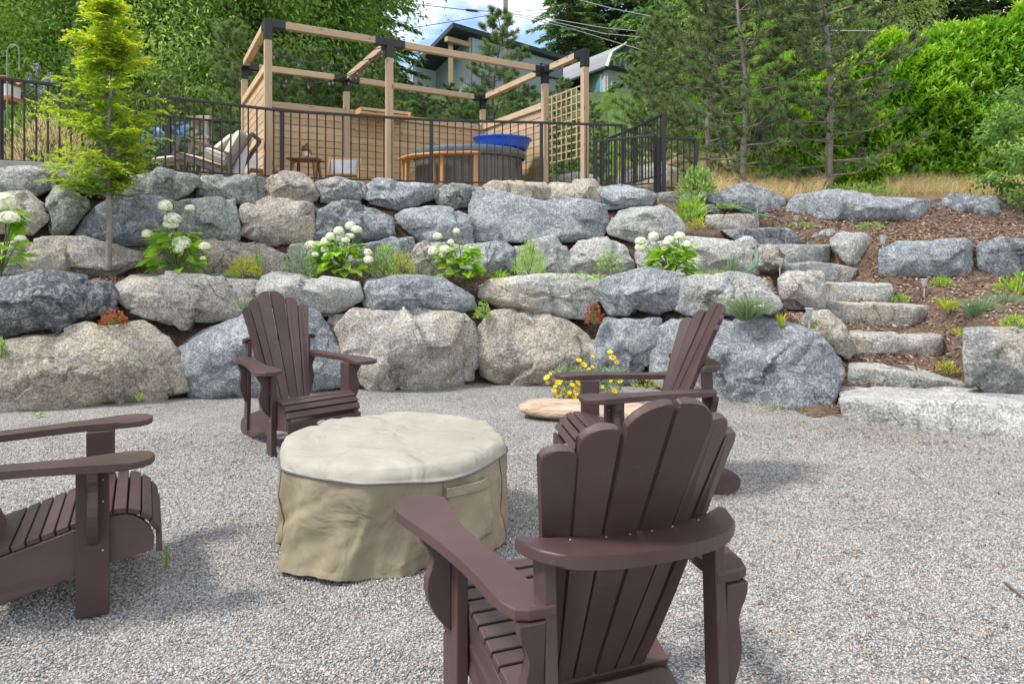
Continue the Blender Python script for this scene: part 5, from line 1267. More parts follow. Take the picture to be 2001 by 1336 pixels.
def decid(seed, H, Rm, nclump, nleaf, L, Wd, droop=.5, spread=.55, z0=.18, lance=False):
    r = np.random.default_rng(seed); tk = Bag(); prof = lambda t: Rm * math.sqrt(max(.04, 1 - ((t - .55) / .55) ** 2)) * .95
    tips = limbs(tk, H * .92, prof, 26, r, z0, .45, 0, r0=H * .018)
    C = []
    while len(C) < nclump:
        t = r.uniform(z0, 1.0); a = r.uniform(0, 2 * np.pi); rad = prof(t) * (r.uniform(.35, 1) ** .5) * (1 + .25 * noise(np.array([t * 4, a, seed * 1.]), 1))
        C.append((math.cos(a) * rad, math.sin(a) * rad, H * t))
    C = np.array(C); per = nleaf // nclump
    cs = np.repeat(r.uniform(.55, 1.3, nclump), per); ct = np.repeat(r.normal(0, .16, nclump), per); P = np.repeat(C, per, 0)
    off = r.normal(0, 1, P.shape) * np.array([1, 1, .55]) * (spread * cs)[:, None]; P = P + off; n = len(P)
    out = unit(P - np.array([0, 0, H * .5])); D = out * .5 + r.normal(0, .55, P.shape) + np.array([0, 0, -droop])
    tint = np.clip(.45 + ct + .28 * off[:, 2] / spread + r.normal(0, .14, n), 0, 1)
    lv = Bag(); lv.add(*leaves(P, D, r.normal(0, .5, P.shape) + np.array([0, 0, 1]), L * r.uniform(.6, 1.25, n), Wd, tint, .15, .1))
    return tk.mesh('trunk'), lv.mesh('crown', False)
def conifer(seed, H, Rb, nb, per, L, Wd, z0=.06, up=-.15, kind='fir'):
    r = np.random.default_rng(seed); tk = Bag(); lv = Bag()
    tk.tube([(0, 0, 0), (0, 0, H * .5), (0, 0, H)], [H * .016, H * .01, .01], 8)
    PP_ = []; DD_ = []; TT_ = []
    for q in range(nb):
        t = z0 + (1 - z0) * ((q + r.uniform()) / nb); a = q * 2.4 + r.normal(0, .3); Rl = Rb * (1 - t) ** .8 * r.uniform(.65, 1.15) + .12; o_ = np.array([0, 0, H * t])
        e = o_ + np.array([math.cos(a) * Rl, math.sin(a) * Rl, up * Rl]); m_ = (o_ + e) / 2 + np.array([0, 0, .12 * Rl]); tk.tube([o_, m_, e], [.03 * Rl ** .5 + .01, .02, .006], 4)
        k = max(6, int(per * Rl / Rb)); s = r.uniform(.12, 1, k); c_ = np.where(s[:, None] < .5, o_ + (m_ - o_) * 2 * s[:, None], m_ + (e - m_) * (2 * s[:, None] - 1))
        side_ = np.array([-math.sin(a), math.cos(a), 0]); lat = r.normal(0, .16, k) * Rl * (1.1 - s) + r.normal(0, .05, k)
        PP_.append(c_ + side_ * lat[:, None] + np.array([0, 0, -.06]) * np.abs(lat)[:, None]); d = unit(e - o_)
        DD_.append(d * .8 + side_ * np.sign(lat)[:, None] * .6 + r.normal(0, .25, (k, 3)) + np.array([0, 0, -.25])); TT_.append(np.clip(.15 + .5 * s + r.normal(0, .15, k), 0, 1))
    P = np.concatenate(PP_); D = np.concatenate(DD_); T = np.concatenate(TT_); n = len(P)
    lv.add(*leaves(P, D, r.normal(0, .35, P.shape) + np.array([0, 0, 1]), L * r.uniform(.6, 1.3, n), Wd * r.uniform(.6, 1.2, n), T, -.15, .15))
    return tk.mesh('trunk'), lv.mesh('crown', False)
def pine(seed, H, Rb, whorls, per_br, nn, NL, NW, z0=.15, mat='pine', rtop=.35, sparse_low=0, upc=.45):
    r = np.random.default_rng(seed); tk = Bag(); P_ = []; D_ = []; T_ = []
    pts = [(.03 * math.sin(q * .8 + seed) * q / 3, .03 * math.cos(q) * q / 3, H * q / 11) for q in range(12)]
    tk.tube(pts, np.linspace(H * .010 + .008, .007, 12), 8); PT_ = np.array(pts)
    for q in range(whorls):
        t = z0 + (1 - z0) * (q / whorls) ** .95; nbr = r.integers(4, 7); a0 = r.uniform(0, 6.28)
        for b in range(nbr):
            a = a0 + b * 2 * np.pi / nbr + r.normal(0, .25); Rl = (Rb * (1 - t) ** .7 * r.uniform(.6, 1.15) + .10) * (1 if t > .3 else .85)
            o_ = np.array([np.interp(t * 11, range(12), PT_[:, j]) for j in range(3)]) + [0, 0, r.normal(0, .06)]
            u_ = upc * (0.3 + 1.0 * t); e = o_ + np.array([math.cos(a) * Rl, math.sin(a) * Rl, u_ * Rl]); m_ = (o_ + e) / 2 - np.array([0, 0, .10 * Rl])
            tk.tube([o_, m_, e], [.006 + .008 * Rl, .005 + .004 * Rl, .003], 5)
            dens = per_br if t > z0 + .07 else max(1, int(per_br * (1 - sparse_low)))
            for k in range(max(3, int(dens * (.4 + Rl / Rb)))):
                s = r.uniform(.12, 1) ** .8; c_ = o_ + (m_ - o_) * 2 * s if s < .5 else m_ + (e - m_) * (2 * s - 1)
                sd_ = np.array([math.cos(a + r.choice([-1, 1]) * r.uniform(.5, 1.2)), math.sin(a + r.choice([-1, 1]) * r.uniform(.5, 1.2)), r.uniform(.1, .8)]); ln = Rl * .30 * r.uniform(.4, 1.1) * (1.25 - s)
                tp = c_ + sd_ * ln
                if ln > .12: tk.tube([c_, tp], [.006, .003], 4)
                for f in (1.0, .72, .45):
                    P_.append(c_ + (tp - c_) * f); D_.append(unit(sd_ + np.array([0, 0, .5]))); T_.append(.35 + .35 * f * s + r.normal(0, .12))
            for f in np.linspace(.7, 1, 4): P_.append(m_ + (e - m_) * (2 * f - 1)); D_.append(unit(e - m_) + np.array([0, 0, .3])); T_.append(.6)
    P = np.array(P_); D = np.array(D_); T = np.clip(np.array(T_), 0, 1); lv = Bag(); lv.add(*needles(P, D, nn, NL, NW, .62, T, r))
    return tk.mesh('trunk'), lv.mesh('crown', False)
def plant(protos, mat, bark, name, label, px, Y, s=1.0, group=None, v=0, z=None, rz=None, sz=1.0, x=None):
    X = (px - CXP) / FOC * Y; z = zt(X, Y) - .1 if z is None else z
    rz = rng.uniform(0, 6.28) if rz is None else rz
    t = thing(name, label, 'tree', (X, Y, z), rz, group)
    tk, cr_ = protos[v % len(protos)]
    Mx = WM[t.name] @ Matrix.Diagonal((s, s, s * sz, 1))
    obj('trunk', tk, M[bark], t, Mx); o = obj('crown', cr_, None, t, Mx)
    if not cr_.materials: cr_.materials.append(M[mat])
    elif cr_.materials[0] != M[mat]:
        o.material_slots[0].link = 'OBJECT'; o.material_slots[0].material = M[mat]
    return t
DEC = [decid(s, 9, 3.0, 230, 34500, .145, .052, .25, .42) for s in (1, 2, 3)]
FIR = [conifer(s, 16, 3.6, 170, 190, .34, .15) for s in (4, 5)]
PIN = [pine(s, 4.6, 1.30, 16, 9, 20, .13, .012, z0=.06) for s in (6, 7, 8)]
PDK = [pine(20, 5.2, 1.35, 19, 8, 19, .13, .011, z0=.06, sparse_low=.8, upc=.5), pine(21, 5.0, 1.3, 18, 7, 19, .14, .012, z0=.05, sparse_low=.7, upc=.4)]
# low greenery scattered over the right mulch bed
for k_, (px_, py_, w_, h_, m_, lab) in enumerate([
 (1700, 448, 60, 12, 'leaf_mid', 'thin green creeper in the mulch right of the moss patch'), (1840, 560, 40, 20, 'leaf_lime', 'small lime weed under the squared blue boulder'),
 (1760, 590, 34, 14, 'leaf_mid', 'low weed beside the upper wide step'), (1930, 660, 60, 18, 'leaf_mid', 'green weeds above the largest pale boulder'),
 (1850, 730, 40, 26, 'leaf_yellow', 'yellowish weed right of the second step'), (1985, 640, 50, 24, 'leaf_lime', 'lime seedlings at the right edge below the fern like plant'), (1600, 640, 22, 14, 'leaf_mid', 'tiny weed at the foot of the path light stone')]):
    x_, y_, z_ = ray_ground(px_, py_)
    mound('bed_weed', lab, 'plant', px_, py_, y_ - .02, w_, h_, M[m_], 160, .035, .012, 90 + k_, .8)
# ---------------------------------------------------------------- trees
gN = 'dense leafy trees on the slope behind the terrace'
dec = [(-60, 17, 1.0, 0), (40, 19.5, 1.15, 1), (150, 22, 1.3, 2), (255, 19, 1.12, 0), (345, 17.8, .98, 1), (420, 22, 1.3, 2), (520, 20, 1.2, 0), (560, 24, 1.15, 1), (100, 27, 1.75, 0), (260, 28, 1.8, 1), (400, 29, 1.85, 2), (490, 30, 1.7, 0), (-80, 26, 1.6, 2), (330, 24, 1.5, 0)]
dl = ['leafy tree cut by the left edge behind the feeder house', 'leafy tree rising behind the shepherd hook', 'leafy tree behind the top of the golden sapling', 'leafy tree just right of the golden sapling', 'bushy tree behind the toy playhouse', 'bright leafy tree left of the first pergola post', 'leafy tree above the left pergola beam', 'leafy tree behind the middle of the left pergola bay']
for k, (px, Y, s, v) in enumerate(dec):
    lab = dl[k] if k < 8 else ['tall leafy tree far back behind the golden sapling', 'tall leafy tree far back between the sapling and the pergola', 'tall leafy tree far back above the left pergola post', 'tall leafy tree far back above the left pergola bay', 'tall leafy tree far back at the left edge', 'tall leafy tree far back above the toy playhouse'][k - 8]
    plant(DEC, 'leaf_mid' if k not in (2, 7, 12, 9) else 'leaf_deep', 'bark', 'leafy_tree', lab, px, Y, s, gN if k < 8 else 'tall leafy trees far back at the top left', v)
firs = [(655, 25, .9, 'fir', 'tall dark fir behind the middle of the pergola'), (600, 29, 1.1, 'fir', 'tall dark fir left of the sky gap, behind the other'), (700, 33, .92, 'fir', 'pointed blue green fir at the left edge of the sky gap'),
        (1112, 54, 1.0, 'fir', 'distant dark fir at the right edge of the sky gap'), (1165, 62, 1.35, 'pine', 'tall olive green fir above the old grey house'), (1235, 62, 1.6, 'fir', 'tall fir behind the old grey house'), (1430, 44, 1.35, 'fir', 'broad green fir right of the old grey house'),
        (1345, 36, 1.2, 'fir', 'green fir behind the left dark pine'), (1420, 42, 1.5, 'fir', 'high fir between the two dark pines'), (1700, 30, 1.1, 'pine_dark', 'dark fir above the laurel hedge'), (1790, 34, 1.2, 'pine_dark', 'second dark fir above the hedge'), (1600, 34, 1.1, 'fir', 'fir behind the right dark pine'), (1900, 36, 1.1, 'fir', 'fir showing over the right end of the hedge'), (2080, 34, 1.1, 'fir', 'fir beyond the right edge of the hedge')]
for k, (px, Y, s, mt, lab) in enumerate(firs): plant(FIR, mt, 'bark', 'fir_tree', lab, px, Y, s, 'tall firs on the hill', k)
young = [(463, 14.6, 42, 0), (560, 16.4, 95, 1), (610, 17.6, 100, 2), (700, 16.8, 130, 0), (752, 17.6, 115, 1), (828, 18.6, 165, 2), (880, 20, 160, 0), (968, 17.8, 14, 1), (905, 17.5, 175, 2), (1030, 18.2, 165, 0), (1098, 19.5, 150, 1), (1160, 17.5, 195, 2), (790, 16.6, 195, 1), (330, 13.4, 150, 2), (160, 12.6, 95, 0), (1275, 15, 25, 0), (1300, 17, 0, 2), (650, 20, 90, 0), (520, 18.5, 90, 2), (1000, 21, 170, 2), (940, 22, 165, 1)]
def top_scale(px, Y, top, H): return (EYE + (HZ - top) / FOC * Y - zt((px - CXP) / FOC * Y, Y) + .1) / H
plant(DEC, 'leaf_pale', 'bark', 'weeping_tree', 'pale yellow green weeping tree at the top between the dark pines', 1525, 24, 1.05, None, 1)
plant(DEC, 'leaf_pale', 'bark', 'weeping_tree', 'second pale tree behind the hedge right of the dark pine', 1660, 25, .95, None, 2)
plant(DEC, 'leaf_mid', 'bark', 'leafy_tree', 'light green tree below the old grey house', 1190, 27, top_scale(1190, 27, 185, 9), None, 0)
for px_, Y_, tp_, l_ in ((1400, 16.5, 150, 'bright leafy tree between the two left dark pines'), (1520, 16, 110, 'bright leafy tree between the dark pines and the hedge'), (1475, 18.5, 60, 'bright leafy tree behind the middle dark pine')): plant(DEC, 'leaf_laurel', 'bark', 'leafy_tree', l_, px_, Y_, top_scale(px_, Y_, tp_, 9), 'bright trees behind the dark pines', 1)
plant(DEC, 'leaf_mid', 'bark', 'leafy_tree', 'light green tree behind the left dark pine', 1420, 24, .85, None, 2)
yl = ['young pine left of the pergola beside the slatted screen', 'young pine seen through the left pergola bay, first from the left', 'young pine with rusty cones inside the left pergola bay', 'young pine behind the shelf of the pergola', 'young pine right of the middle pergola post', 'young pine below the left corner of the modern house', 'young pine under the timber post of the modern house', 'tallest young pine standing before the utility pole', 'short young pine left of the tall one', 'young pine right of the utility pole', 'young pine between the pergola and the old house', 'young pine behind the trellis', 'low pine just above the shelf', 'small pine behind the folded lounge chair', 'pine behind the golden sapling', 'young pine with a bare trunk right of the old house', 'young pine further back right of the old house', 'pine behind the left bay, higher up', 'pine left of centre in the left bay, further up', 'pine behind the tall one to its right', 'pine behind the tall one to its left']
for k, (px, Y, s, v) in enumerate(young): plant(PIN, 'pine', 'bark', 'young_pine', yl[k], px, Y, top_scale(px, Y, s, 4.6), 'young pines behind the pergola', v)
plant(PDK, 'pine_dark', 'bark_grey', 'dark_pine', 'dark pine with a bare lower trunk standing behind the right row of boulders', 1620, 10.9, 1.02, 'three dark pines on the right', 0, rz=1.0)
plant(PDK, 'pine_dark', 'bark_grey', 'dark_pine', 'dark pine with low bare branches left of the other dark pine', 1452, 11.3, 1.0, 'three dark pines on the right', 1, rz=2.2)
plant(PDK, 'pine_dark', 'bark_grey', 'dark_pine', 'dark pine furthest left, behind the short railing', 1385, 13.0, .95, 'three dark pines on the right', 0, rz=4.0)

# laurel hedge: lumpy mass of long leaves
LH = thing('laurel_hedge', 'large bright green laurel hedge along the right side of the slope', 'hedge', (7.0, 13.8, 2.6))
def hedge_pts(n, r):
    X = r.uniform(4.3, 13.0, n); u = r.uniform(0, 1, n)
    top = np.interp(X, [4.3, 4.8, 5.3, 6.2, 7.5, 9, 13], [3.0, 3.5, 4.2, 4.95, 5.45, 5.8, 6.2]); bot = 2.2 + (X - 4) * .0
    top = top + .30 * noise(np.stack([X * 1.3, X * 0, X * 0], -1), 4)
    ang = u * 2.0      # 0 low front .. over the top
    Yc = 13.3 - (X - 4) * .06
    z = np.where(ang < 1.4, bot + (top - bot) * (ang / 1.4) ** .9, top - (ang - 1.4) * .3)
    y = Yc - 1.35 * np.cos(np.clip(ang / 1.4, 0, 1) * np.pi / 2 * .9) ** .6 + np.clip(ang - 1.4, 0, 1) * 2.4
    P = np.stack([X, y, z], -1)
    nrm_ = unit(np.stack([X * 0, -np.cos(np.clip(ang / 1.4, 0, 1) * np.pi / 2), .25 + np.sin(np.clip(ang / 1.4, 0, 1) * np.pi / 2)], -1))
    lump = .26 * fbm(P * 1.5, 3, 6)
    return P + nrm_ * lump[:, None], nrm_, lump
r_ = np.random.default_rng(3)
nS = 12500; C, Nn_, lump = hedge_pts(nS, r_)
hb = Bag(); per = 8
ax = unit(Nn_ * .6 + np.array([0, -.1, .9]) + r_.normal(0, .35, (nS, 3)))
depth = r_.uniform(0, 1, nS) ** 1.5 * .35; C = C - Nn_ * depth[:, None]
for q in range(per):
    a_ = q * 2.4 + r_.uniform(0, 6.28, nS); s1 = unit(np.cross(ax, np.array([.3, .9, .1]))); s2 = np.cross(ax, s1)
    D = ax * (.25 + .11 * q) + (s1 * np.cos(a_)[:, None] + s2 * np.sin(a_)[:, None]) * (1.0 - .06 * q); P = C + ax * (.018 * q)
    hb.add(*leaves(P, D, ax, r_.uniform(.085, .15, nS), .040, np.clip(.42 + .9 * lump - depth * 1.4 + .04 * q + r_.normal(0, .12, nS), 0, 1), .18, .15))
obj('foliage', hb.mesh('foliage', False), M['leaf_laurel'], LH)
# inner twigs of the hedge
tw = Bag()
for q in range(260):
    x = r_.uniform(4, 13.2); p = np.array([x, 13.3 - (x - 4) * .06 + r_.uniform(-.5, .5), 2.2]); e = p + np.array([r_.normal(0, .5), r_.normal(-.3, .3), r_.uniform(.8, 2.2)]); tw.tube([p, (p + e) / 2 + r_.normal(0, .1, 3), e], [.03, .02, .008], 4)
obj('branches', tw.mesh('branches'), M['bark'], LH)
HC = Bag(); V, F = ICO[5]  # dark filler blobs added inside the hedge; inner shade put into their colour
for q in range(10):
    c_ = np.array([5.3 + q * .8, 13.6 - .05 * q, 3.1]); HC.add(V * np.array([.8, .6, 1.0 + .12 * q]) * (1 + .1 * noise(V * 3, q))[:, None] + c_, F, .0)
obj('shade_core', HC.mesh('shade_core'), M['leaf_deep'], LH)
# maple like shrub at the right edge
plant([decid(77, 2.3, .85, 60, 6500, .085, .045, .3, .13, .05)], 'leaf_deep', 'bark', 'maple_tree', 'blue green leafy young tree hanging in at the right edge of the picture', 2030, 9.6, .82, None, 0, z=1.85)
# dry grass
def grass(name, label, n, test, hgt, Wd, mat, xr, yr):
    X = rng.uniform(*xr, n); Y = rng.uniform(*yr, n); k = test(X, Y); X, Y = X[k], Y[k]; n = len(X); Z = ztab(X, Y)
    h = hgt * rng.uniform(.4, 1.2, n) * (1 + .4 * noise(np.stack([X * 2, Y * 2, X * 0], -1), 2)); b0 = np.stack([X, Y, Z], -1); ln = np.stack([rng.normal(.06, .16, n), rng.normal(0, .14, n), h], -1)
    s = unit(np.stack([rng.normal(0, 1, n), rng.normal(0, 1, n), X * 0], -1)) * Wd / 2
    V = np.stack([b0 - s, b0 + s, b0 + ln * [.35, .35, .6] + s * .7, b0 + ln * [.35, .35, .6] - s * .7, b0 + ln], 1).reshape(-1, 3); i = np.arange(n)[:, None] * 5
    return tag(obj(name, np_mesh(name, V, [i + np.array([[0, 1, 2, 3]]), i + np.array([[3, 2, 4]])], False, np.repeat(np.clip(rng.normal(.5, .25, n), 0, 1), 5)), mat), label, 'grass', kind='stuff')
grass('dry_grass', 'tall straw coloured dry grass on the slope right of the gate', 52000, lambda X, Y: (X > 2.6 + (Y - 10) * .1) & (X < Y * .85) & ~((X / Y > .44) & (X / Y < .53) & (Y < 13)) & ~((X > 9) & (Y < 10.3) & (X < 3)), .24, .007, M['dry'], (2.6, 12), (10.3, 15.5))
grass('hill_grass', 'rough green undergrowth on the hill behind the pergola', 26000, lambda X, Y: (np.abs(X) < Y) & ~((X > 2.4) & (Y < 15.5)), .55, .03, M['leaf_mid'], (-18, 16), (16.2, 30))
mound('ground_cover', 'green leafy weeds in the shade below the hedge behind the longest boulder', 'plant', 1680, 385, 10.6, 170, 26, M['leaf_mid'], 900, .06, .02, 80, .5)
# undergrowth behind the left railing
mound('dry_bush', 'tawny dry ornamental grass behind the railing at the left', 'bush', 95, 330, 9.2, 180, 110, M['dry'], 1500, .10, .008, 70, 1.0)
mound('leafy_bush', 'broad leaved green bush behind the railing at the far left', 'bush', 30, 270, 9.6, 110, 70, M['leaf_mid'], 360, .14, .06, 71, .2)
mound('leafy_bush', 'dark evergreen bush between the sapling and the lounge chairs', 'bush', 285, 330, 16.5, 210, 150, M['leaf_deep'], 3600, .10, .04, 72, .3)
BF = thing('butterfly_bush', 'thin bush with mauve flower spikes behind the left railing', 'bush', at(70, 260, 9.6)); b_ = Bag(); f_ = Bag()
for q, (px, py) in enumerate([(72, 135), (55, 150), (98, 150), (90, 160), (112, 195), (96, 198), (75, 178), (52, 165)]):
    p = at(px, py, 9.6); b_.tube([at(72, 300, 9.6), p.lerp(at(72, 300, 9.6), .5) + Vector((.03, 0, 0)), p], .006, 4)
    n = 50; Pq = np.array(tuple(p)) + np.stack([r_.normal(0, .018, n), r_.normal(0, .018, n), r_.uniform(-.10, .06, n)], -1); f_ = Bag(); f_.add(*leaves(Pq, sph_dirs(n), sph_dirs(n), .03, .018, r_.uniform(0, 1, n))); obj('flower_spike', f_.mesh('flower_spike', False), M['blue_petal'], BF)
    n = 40; t_ = r_.uniform(0, 1, n)[:, None]; Pq = np.array(tuple(p)) * t_ + np.array(tuple(at(72, 300, 9.6))) * (1 - t_); f_2 = leaves(Pq, r_.normal(0, 1, (n, 3)), sph_dirs(n), .12, .025, r_.uniform(0, 1, n)); o_l = obj('foliage', np_mesh('foliage', f_2[0], f_2[1], False, f_2[2]), M['leaf_grey'], BF)
obj('stem', b_.mesh('stem'), M['stem'], BF)

# ---------------------------------------------------------------- houses on the hill
def siding(name, c, sc, vert=True):
    m, nt, b, o = new_mat(name); t = N(nt, 'ShaderNodeTexCoord'); sx = N(nt, 'ShaderNodeSeparateXYZ'); nt.links.new(t.outputs['Object'], sx.inputs[0])
    mm = N(nt, 'ShaderNodeMath', operation='MULTIPLY'); mm.inputs[1].default_value = sc; nt.links.new(sx.outputs[0 if vert else 2], mm.inputs[0])
    fr = N(nt, 'ShaderNodeMath', operation='FRACT'); nt.links.new(mm.outputs[0], fr.inputs[0])
    r = ramp(nt, fr.outputs[0], [(0, tuple(x * .6 for x in c)), (.12, c), (1, tuple(x * 1.05 for x in c))]); nt.links.new(r.outputs[0], b.inputs['Base Color']); b.inputs['Roughness'].default_value = .6
    bump(nt, b, fr.outputs[0], .6, .04); return m
H1 = thing('modern_house', 'modern grey blue house with a dark single pitch roof on the hill', 'house', at(930, 170, 42)); roofm = plain('roof_metal', (.035, .05, .06), .5); gw = siding('blue_siding', (.40, .45, .53), 4); white = plain('trim_white', (.6, .62, .62), .6); glass = plain('window_glass', (.20, .25, .30), .1)
cr0 = at(885, 44, 38)
a_ = Vector((.707, .707, 0)); bdir = Vector((-.707, .707, 0)); dz = -.44
def hp(u, v, z=0): return cr0 + a_ * u + bdir * v + Vector((0, 0, v * dz + z))
def poly_slab(name, pts, t, mat, parent):
    bm = bmesh.new(); lo = [bm.verts.new(p - Vector((0, 0, t))) for p in pts]; hi = [bm.verts.new(p) for p in pts]; n = len(pts)
    bm.faces.new(list(reversed(lo))); bm.faces.new(hi)
    for i in range(n): bm.faces.new((lo[i], lo[(i + 1) % n], hi[(i + 1) % n], hi[i]))
    bmesh.ops.recalc_face_normals(bm, faces=bm.faces); return obj(name, bm_mesh(bm, name), mat, parent)
poly_slab('roof', [hp(0, 0), hp(9.5, 0), hp(9.5, 9), hp(0, 9)], .26, roofm, H1)
def wall(name, p0, p1, zt0, zt1, zb, mat, parent, t=.2):
    """upright wall whose own X axis runs along it"""
    p0 = Vector((p0.x, p0.y, 0)); p1 = Vector((p1.x, p1.y, 0)); d = (p1 - p0); L = d.length; d.normalize(); n_ = Vector((d.y, -d.x, 0))
    bm = bmesh.new(); prof = [(0, zb), (L, zb), (L, zt1), (0, zt0)]; a = [bm.verts.new((u, -t / 2, z)) for u, z in prof]; b = [bm.verts.new((u, t / 2, z)) for u, z in prof]
    bm.faces.new(a); bm.faces.new(list(reversed(b)))
    for i in range(4): bm.faces.new((a[i], b[i], b[(i + 1) % 4], a[(i + 1) % 4]))
    bmesh.ops.recalc_face_normals(bm, faces=bm.faces)
    Mx = Matrix((d, -n_, Vector((0, 0, 1)))).transposed().to_4x4(); Mx.translation = p0
    return obj(name, bm_mesh(bm, name), mat, parent, Mx), Mx
c1 = hp(1.6, .35); c2 = hp(9.3, .35); zt_ = c1.z - .27
_, MW = wall('wall', c1, c2, zt_, zt_, 5, gw, H1)
def window(Mx, u, z, w_, h_, parent, nm='window', fm=None):
    fm = fm or roofm
    o = obj(nm, box_mesh(w_ + .14, .12, h_ + .14, .0).copy(), fm, parent, Mx @ Matrix.Translation((u, -.12, z)))
    p_ = obj('pane', box_mesh(w_, .05, h_, .0).copy(), glass, o, Mx @ Matrix.Translation((u, -.185, z)))
    return o
window(MW, 6.6, zt_ - .75, 1.9, .62, H1); window(MW, 3.2, zt_ - 3.2, 1.6, 1.3, H1); window(MW, 1.2, zt_ - 2.2, .9, .35, H1)
d1 = hp(1.6, 3.2); _, MW2 = wall('wall', hp(1.6, 5.0), c1, zt_ - 1.0, zt_, 5, gw, H1)
e1 = hp(.5, 3.0); e2 = hp(.5, 8.8); zz = e1.z - .44
_, MW3 = wall('wall', hp(-.0, 8.8), hp(.0, 3.4), hp(0, 8.8).z - .27, hp(0, 3.4).z - .27, 5, gw, H1)
wall('wall', hp(0, 3.4), hp(1.6, 3.4), hp(0, 3.4).z - .27, hp(0, 3.4).z - .27, 5, gw, H1)
window(MW3, 2.4, hp(0, 6).z - 1.9, 1.5, .5, H1)
aw = MW3 @ Vector((2.4, -.5, hp(0, 6).z - 1.7)); board('awning', MW3 @ Vector((1.5, -.45, hp(0, 6).z - 1.75)), MW3 @ Vector((3.3, -.45, hp(0, 6).z - 1.75)), .7, .05, roofm, H1, (-.5, -.5, .6))
pb = hp(.45, .7, -.55); board('timber_post', Vector((pb.x, pb.y, 6)), pb, .26, .26, M['beam'], H1, (1, 0, 0)); board('timber_beam', hp(-.1, .45, -.62), hp(2.2, .45, -.62), .26, .26, M['beam'], H1)
H2 = thing('old_house', 'old pale grey house with a steep gabled roof half hidden by trees', 'house', at(1200, 190, 46)); gs = siding('grey_siding', (.54, .55, .56), 4, False); shg = siding('grey_shingle', (.27, .28, .29), 3, False)
Yh = 43
A = at(1150, 140, Yh + 3.2); Bc = at(1186, 133, Yh); Cc = at(1262, 150, Yh + 1.5)
wall('wall', Vector((Bc.x, Bc.y, 0)), Vector((Cc.x, Cc.y, 0)), Bc.z, Bc.z, 5, gs, H2)[0]
_, Mh = wall('wall', Vector((A.x, A.y, 0)), Vector((Bc.x, Bc.y, 0)), Bc.z, Bc.z, 5, gs, H2)
Mf = wall('wall', Vector((Bc.x, Bc.y + .02, 0)), Vector((Cc.x, Cc.y + .02, 0)), Bc.z, Bc.z, 5, gs, H2)[1]
# gabled front, mansard sides
uD = (Cc - Bc); uD.z = 0; Lf = uD.length; uD.normalize(); vD = Vector((-uD.y, uD.x, 0)) * 1; zb = Bc.z
gp_ = lambda u, v, z: Vector((Bc.x, Bc.y, zb)) + uD * u + vD * v + Vector((0, 0, z))
prof = [(-.1, 0), (.28, .95), (Lf * .5, 1.75), (Lf - .28, .95), (Lf + .1, 0)]
bm = bmesh.new(); a = [bm.verts.new(gp_(u, .05, z)) for u, z in prof]; b = [bm.verts.new(gp_(u, 7, z)) for u, z in prof]; bm.faces.new(a); bm.faces.new(list(reversed(b)))
for i in range(5): bm.faces.new((a[i], b[i], b[(i + 1) % 5], a[(i + 1) % 5]))
bmesh.ops.recalc_face_normals(bm, faces=bm.faces); obj('roof', bm_mesh(bm, 'roof'), shg, H2)
for (u0, z0), (u1, z1) in zip(prof[:-1], prof[1:]): board('barge_board', gp_(u0, -.12, z0), gp_(u1, -.12, z1), .3, .10, white, H2)
board('eave_board', gp_(-.3, -.05, -.04), gp_(Lf + .3, -.05, -.04), .4, .16, roofm, H2)
board('eave_board', gp_(-.12, 0, -.04), gp_(-.12, 5, -.04), .35, .14, roofm, H2)
for u, z, w_, h_ in ((.62, .55, .34, .62), (1.55, .5, .42, .75), (.55, -1.5, .5, 1.3), (1.7, -1.4, .5, 1.2)):
    o = obj('window', box_mesh(w_ + .16, .1, h_ + .16, 0).copy(), white, H2, Mf @ Matrix.Translation((u, -.16, zb + z))); obj('pane', box_mesh(w_, .05, h_, 0).copy(), glass, o, Mf @ Matrix.Translation((u, -.22, zb + z)))
o = obj('window', box_mesh(.7, .1, 1.1, 0).copy(), white, H2, Mh @ Matrix.Translation((2.4, -.16, zb - .8))); obj('pane', box_mesh(.55, .05, .95, 0).copy(), plain('teal_glass', (.05, .32, .42), .2), o, Mh @ Matrix.Translation((2.4, -.22, zb - .8)))
# pole and wires
UP = thing('utility_pole', 'weathered wooden utility pole rising between the houses', 'utility pole', at(988, 230, 33)); pt = at(988, -60, 33)
board('pole', Vector((pt.x, pt.y, 5)), pt, .22, .22, plain('weathered_pole', (.30, .27, .19), .9, var=.25), UP, (1, 0, 0), .03)
UW = thing('overhead_wires', 'overhead power and telephone wires crossing the sky from the pole', 'wires', at(988, 25, 33)); wm = plain('wire_grey', (.05, .05, .055), .6); wl = plain('wire_pale', (.30, .30, .32), .6)
def wire_(pts, m, r0=.016):
    P = [at(*p) for p in pts]; b_ = Bag(); b_.tube(P, r0, 5); obj('wire', b_.mesh('wire'), m, UW)
wire_([(640, -22, 30), (780, 5, 32), (910, 20, 32.7), (945, 22, 33), (988, 25, 33)], wm, .02)
wire_([(640, 95, 30), (800, 56, 31.5), (900, 40, 32.4), (988, 25, 33)], wm)
wire_([(988, 25, 33), (1100, 16, 34), (1290, -2, 36), (1400, -14, 37)], wm)
wire_([(988, 25, 33), (1060, 34, 31), (1180, 55, 28), (1340, 70, 25), (1560, 90, 22)], wl)
wire_([(988, 26, 33), (1060, 38, 31), (1180, 66, 28), (1340, 82, 25), (1560, 104, 22)], wl)
wire_([(988, 28, 33), (1100, 52, 30), (1210, 85, 28), (1330, 120, 26)], wl)
wire_([(1100, -8, 34), (1200, 18, 30), (1300, 38, 27), (1480, 58, 23), (1760, 62, 19)], wl)
wire_([(700, 32, 40), (860, 4, 41), (940, -12, 42)], wl, .012); wire_([(700, 24, 40), (780, 8, 41), (900, -14, 42)], wl, .012)
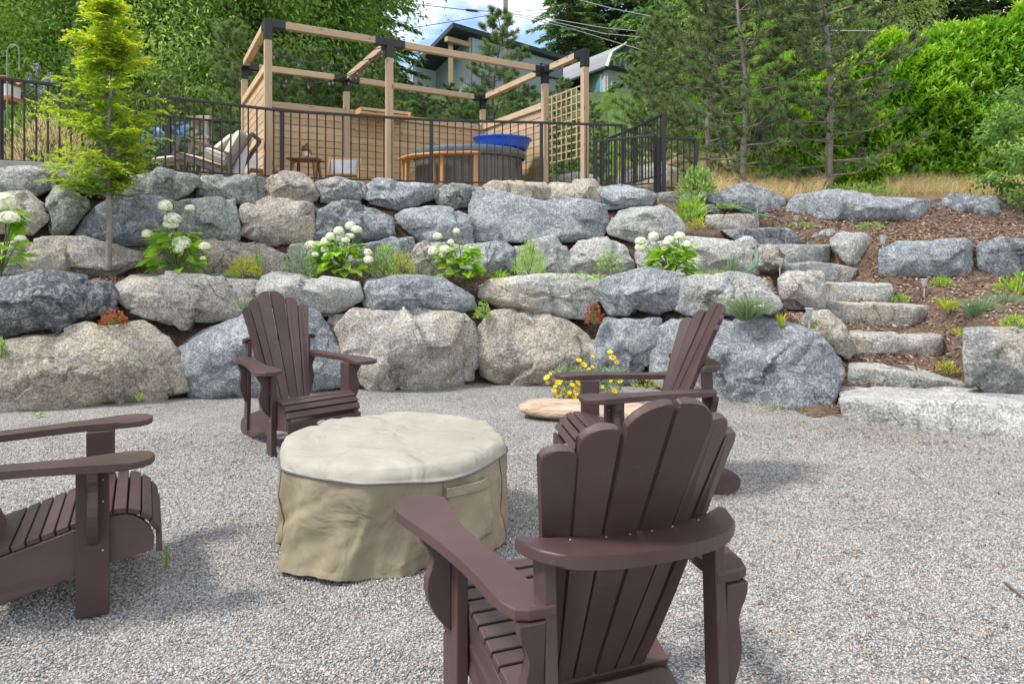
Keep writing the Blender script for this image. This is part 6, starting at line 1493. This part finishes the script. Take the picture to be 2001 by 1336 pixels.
b_ = Bag(); b_.tube([at(909, 19.5, 32.6), at(912, 20, 32.6), at(931, 22, 32.6), at(935, 22.5, 32.6)], [.02, .06, .06, .02], 8); obj('splice_case', b_.mesh('splice_case'), wm, UW)

# ---------------------------------------------------------------- path lights, hose, small things
clear = plain('clear_plastic', (.45, .46, .46), .2); stake = plain('grey_stake', (.42, .43, .43), .5)
def pathlight(px, pt, pb, Y, label):
    t = thing('path_light', label, 'garden light', at(px, pb, Y), 0, 'clear plastic solar path lights'); h = (pb - pt) / FOC * Y; p = at(px, pb, Y); s = min(h, .26)
    b_ = Bag(); b_.tube([p, p + Vector((0, 0, h * .62))], .006, 6); obj('stake', b_.mesh('stake'), stake, t)
    b_ = Bag(); b_.tube([p + Vector((0, 0, h * q)) for q in (.55, .6, .92, .96)], [.008, .022, .032, .034], 12); obj('lamp_shade', b_.mesh('lamp_shade'), clear, t)
    b_ = Bag(); b_.tube([p + Vector((0, 0, h * q)) for q in (.96, .965, 1.0, 1.005)], [.02, .040, .038, .01], 12); obj('cap', b_.mesh('cap'), stake, t)
pathlight(1581, 602, 648, 6.35, 'path light standing on the small pale angular stone')
pathlight(1524, 505, 540, 7.5, 'path light left of the middle steps above the upright block')
pathlight(1725, 460, 500, 8.2, 'path light between the pale triangular boulder and the squared blue boulder')
pathlight(1806, 545, 580, 7.5, 'path light below the squared blue boulder in the mulch')
pathlight(1480, 395, 420, 9.25, 'path light in front of the left boulder of the top row')
pathlight(1556, 422, 446, 9.1, 'path light at the foot of the longest blue boulder')
pathlight(1452, 442, 466, 8.75, 'path light beside the upper blue step')
hose = plain('green_hose', (.02, .22, .10), .4)
def hosep(pts, label):
    P = [at(*p) for p in pts]; b_ = Bag(); q = []
    for i in range(len(P) - 1):
        for t in np.linspace(0, 1, 6, endpoint=False): q.append(P[i].lerp(P[i + 1], t))
    q.append(P[-1]); Q = np.array([tuple(v) for v in q]); 
    for _ in range(3): Q[1:-1] = (Q[:-2] + 2 * Q[1:-1] + Q[2:]) / 4
    b_.tube(Q, .011, 8); tag(obj('garden_hose', b_.mesh('garden_hose'), hose), label, 'hose')
hosep([(1428, 400, 9.3), (1450, 408, 9.25), (1480, 418, 9.2), (1505, 424, 9.1)], 'green hose between the moss patch and the left top boulder')
hosep([(1600, 446, 9.2), (1650, 447, 9.2), (1690, 441, 9.2), (1702, 438, 9.25)], 'green hose along the foot of the longest blue boulder')
hosep([(1340, 549, 7.2), (1400, 546, 7.25), (1450, 538, 7.4), (1478, 520, 7.55), (1482, 495, 7.62), (1476, 480, 7.7)], 'green hose curling round the pale boulder right of the last hydrangea')
hosep([(330, 539, 6.75), (420, 537, 6.9), (470, 541, 6.95)], 'green hose lying behind the first full hydrangea')
tag(board('wood_offcut', at(240, 1086, 3.05), at(275, 1081, 3.1), .03, .012, M['teak_l']), 'small brown wood chip on the gravel near the left chair', 'wood chip')
def stick(pts, label):
    b_ = Bag(); b_.tube([at(*p) for p in pts], [.005] * (len(pts) - 1) + [.002], 5); tag(obj('stick', b_.mesh('stick'), M['bark']), label, 'stick')
stick([(1962, 1137, 2.87), (1982, 1152, 2.80), (2005, 1172, 2.72)], 'thin twig lying on the gravel at the right edge')
stick([(1745, 903, 4.49), (1775, 915, 4.36), (1800, 935, 4.17)], 'curved twig on the gravel right of the chairs')
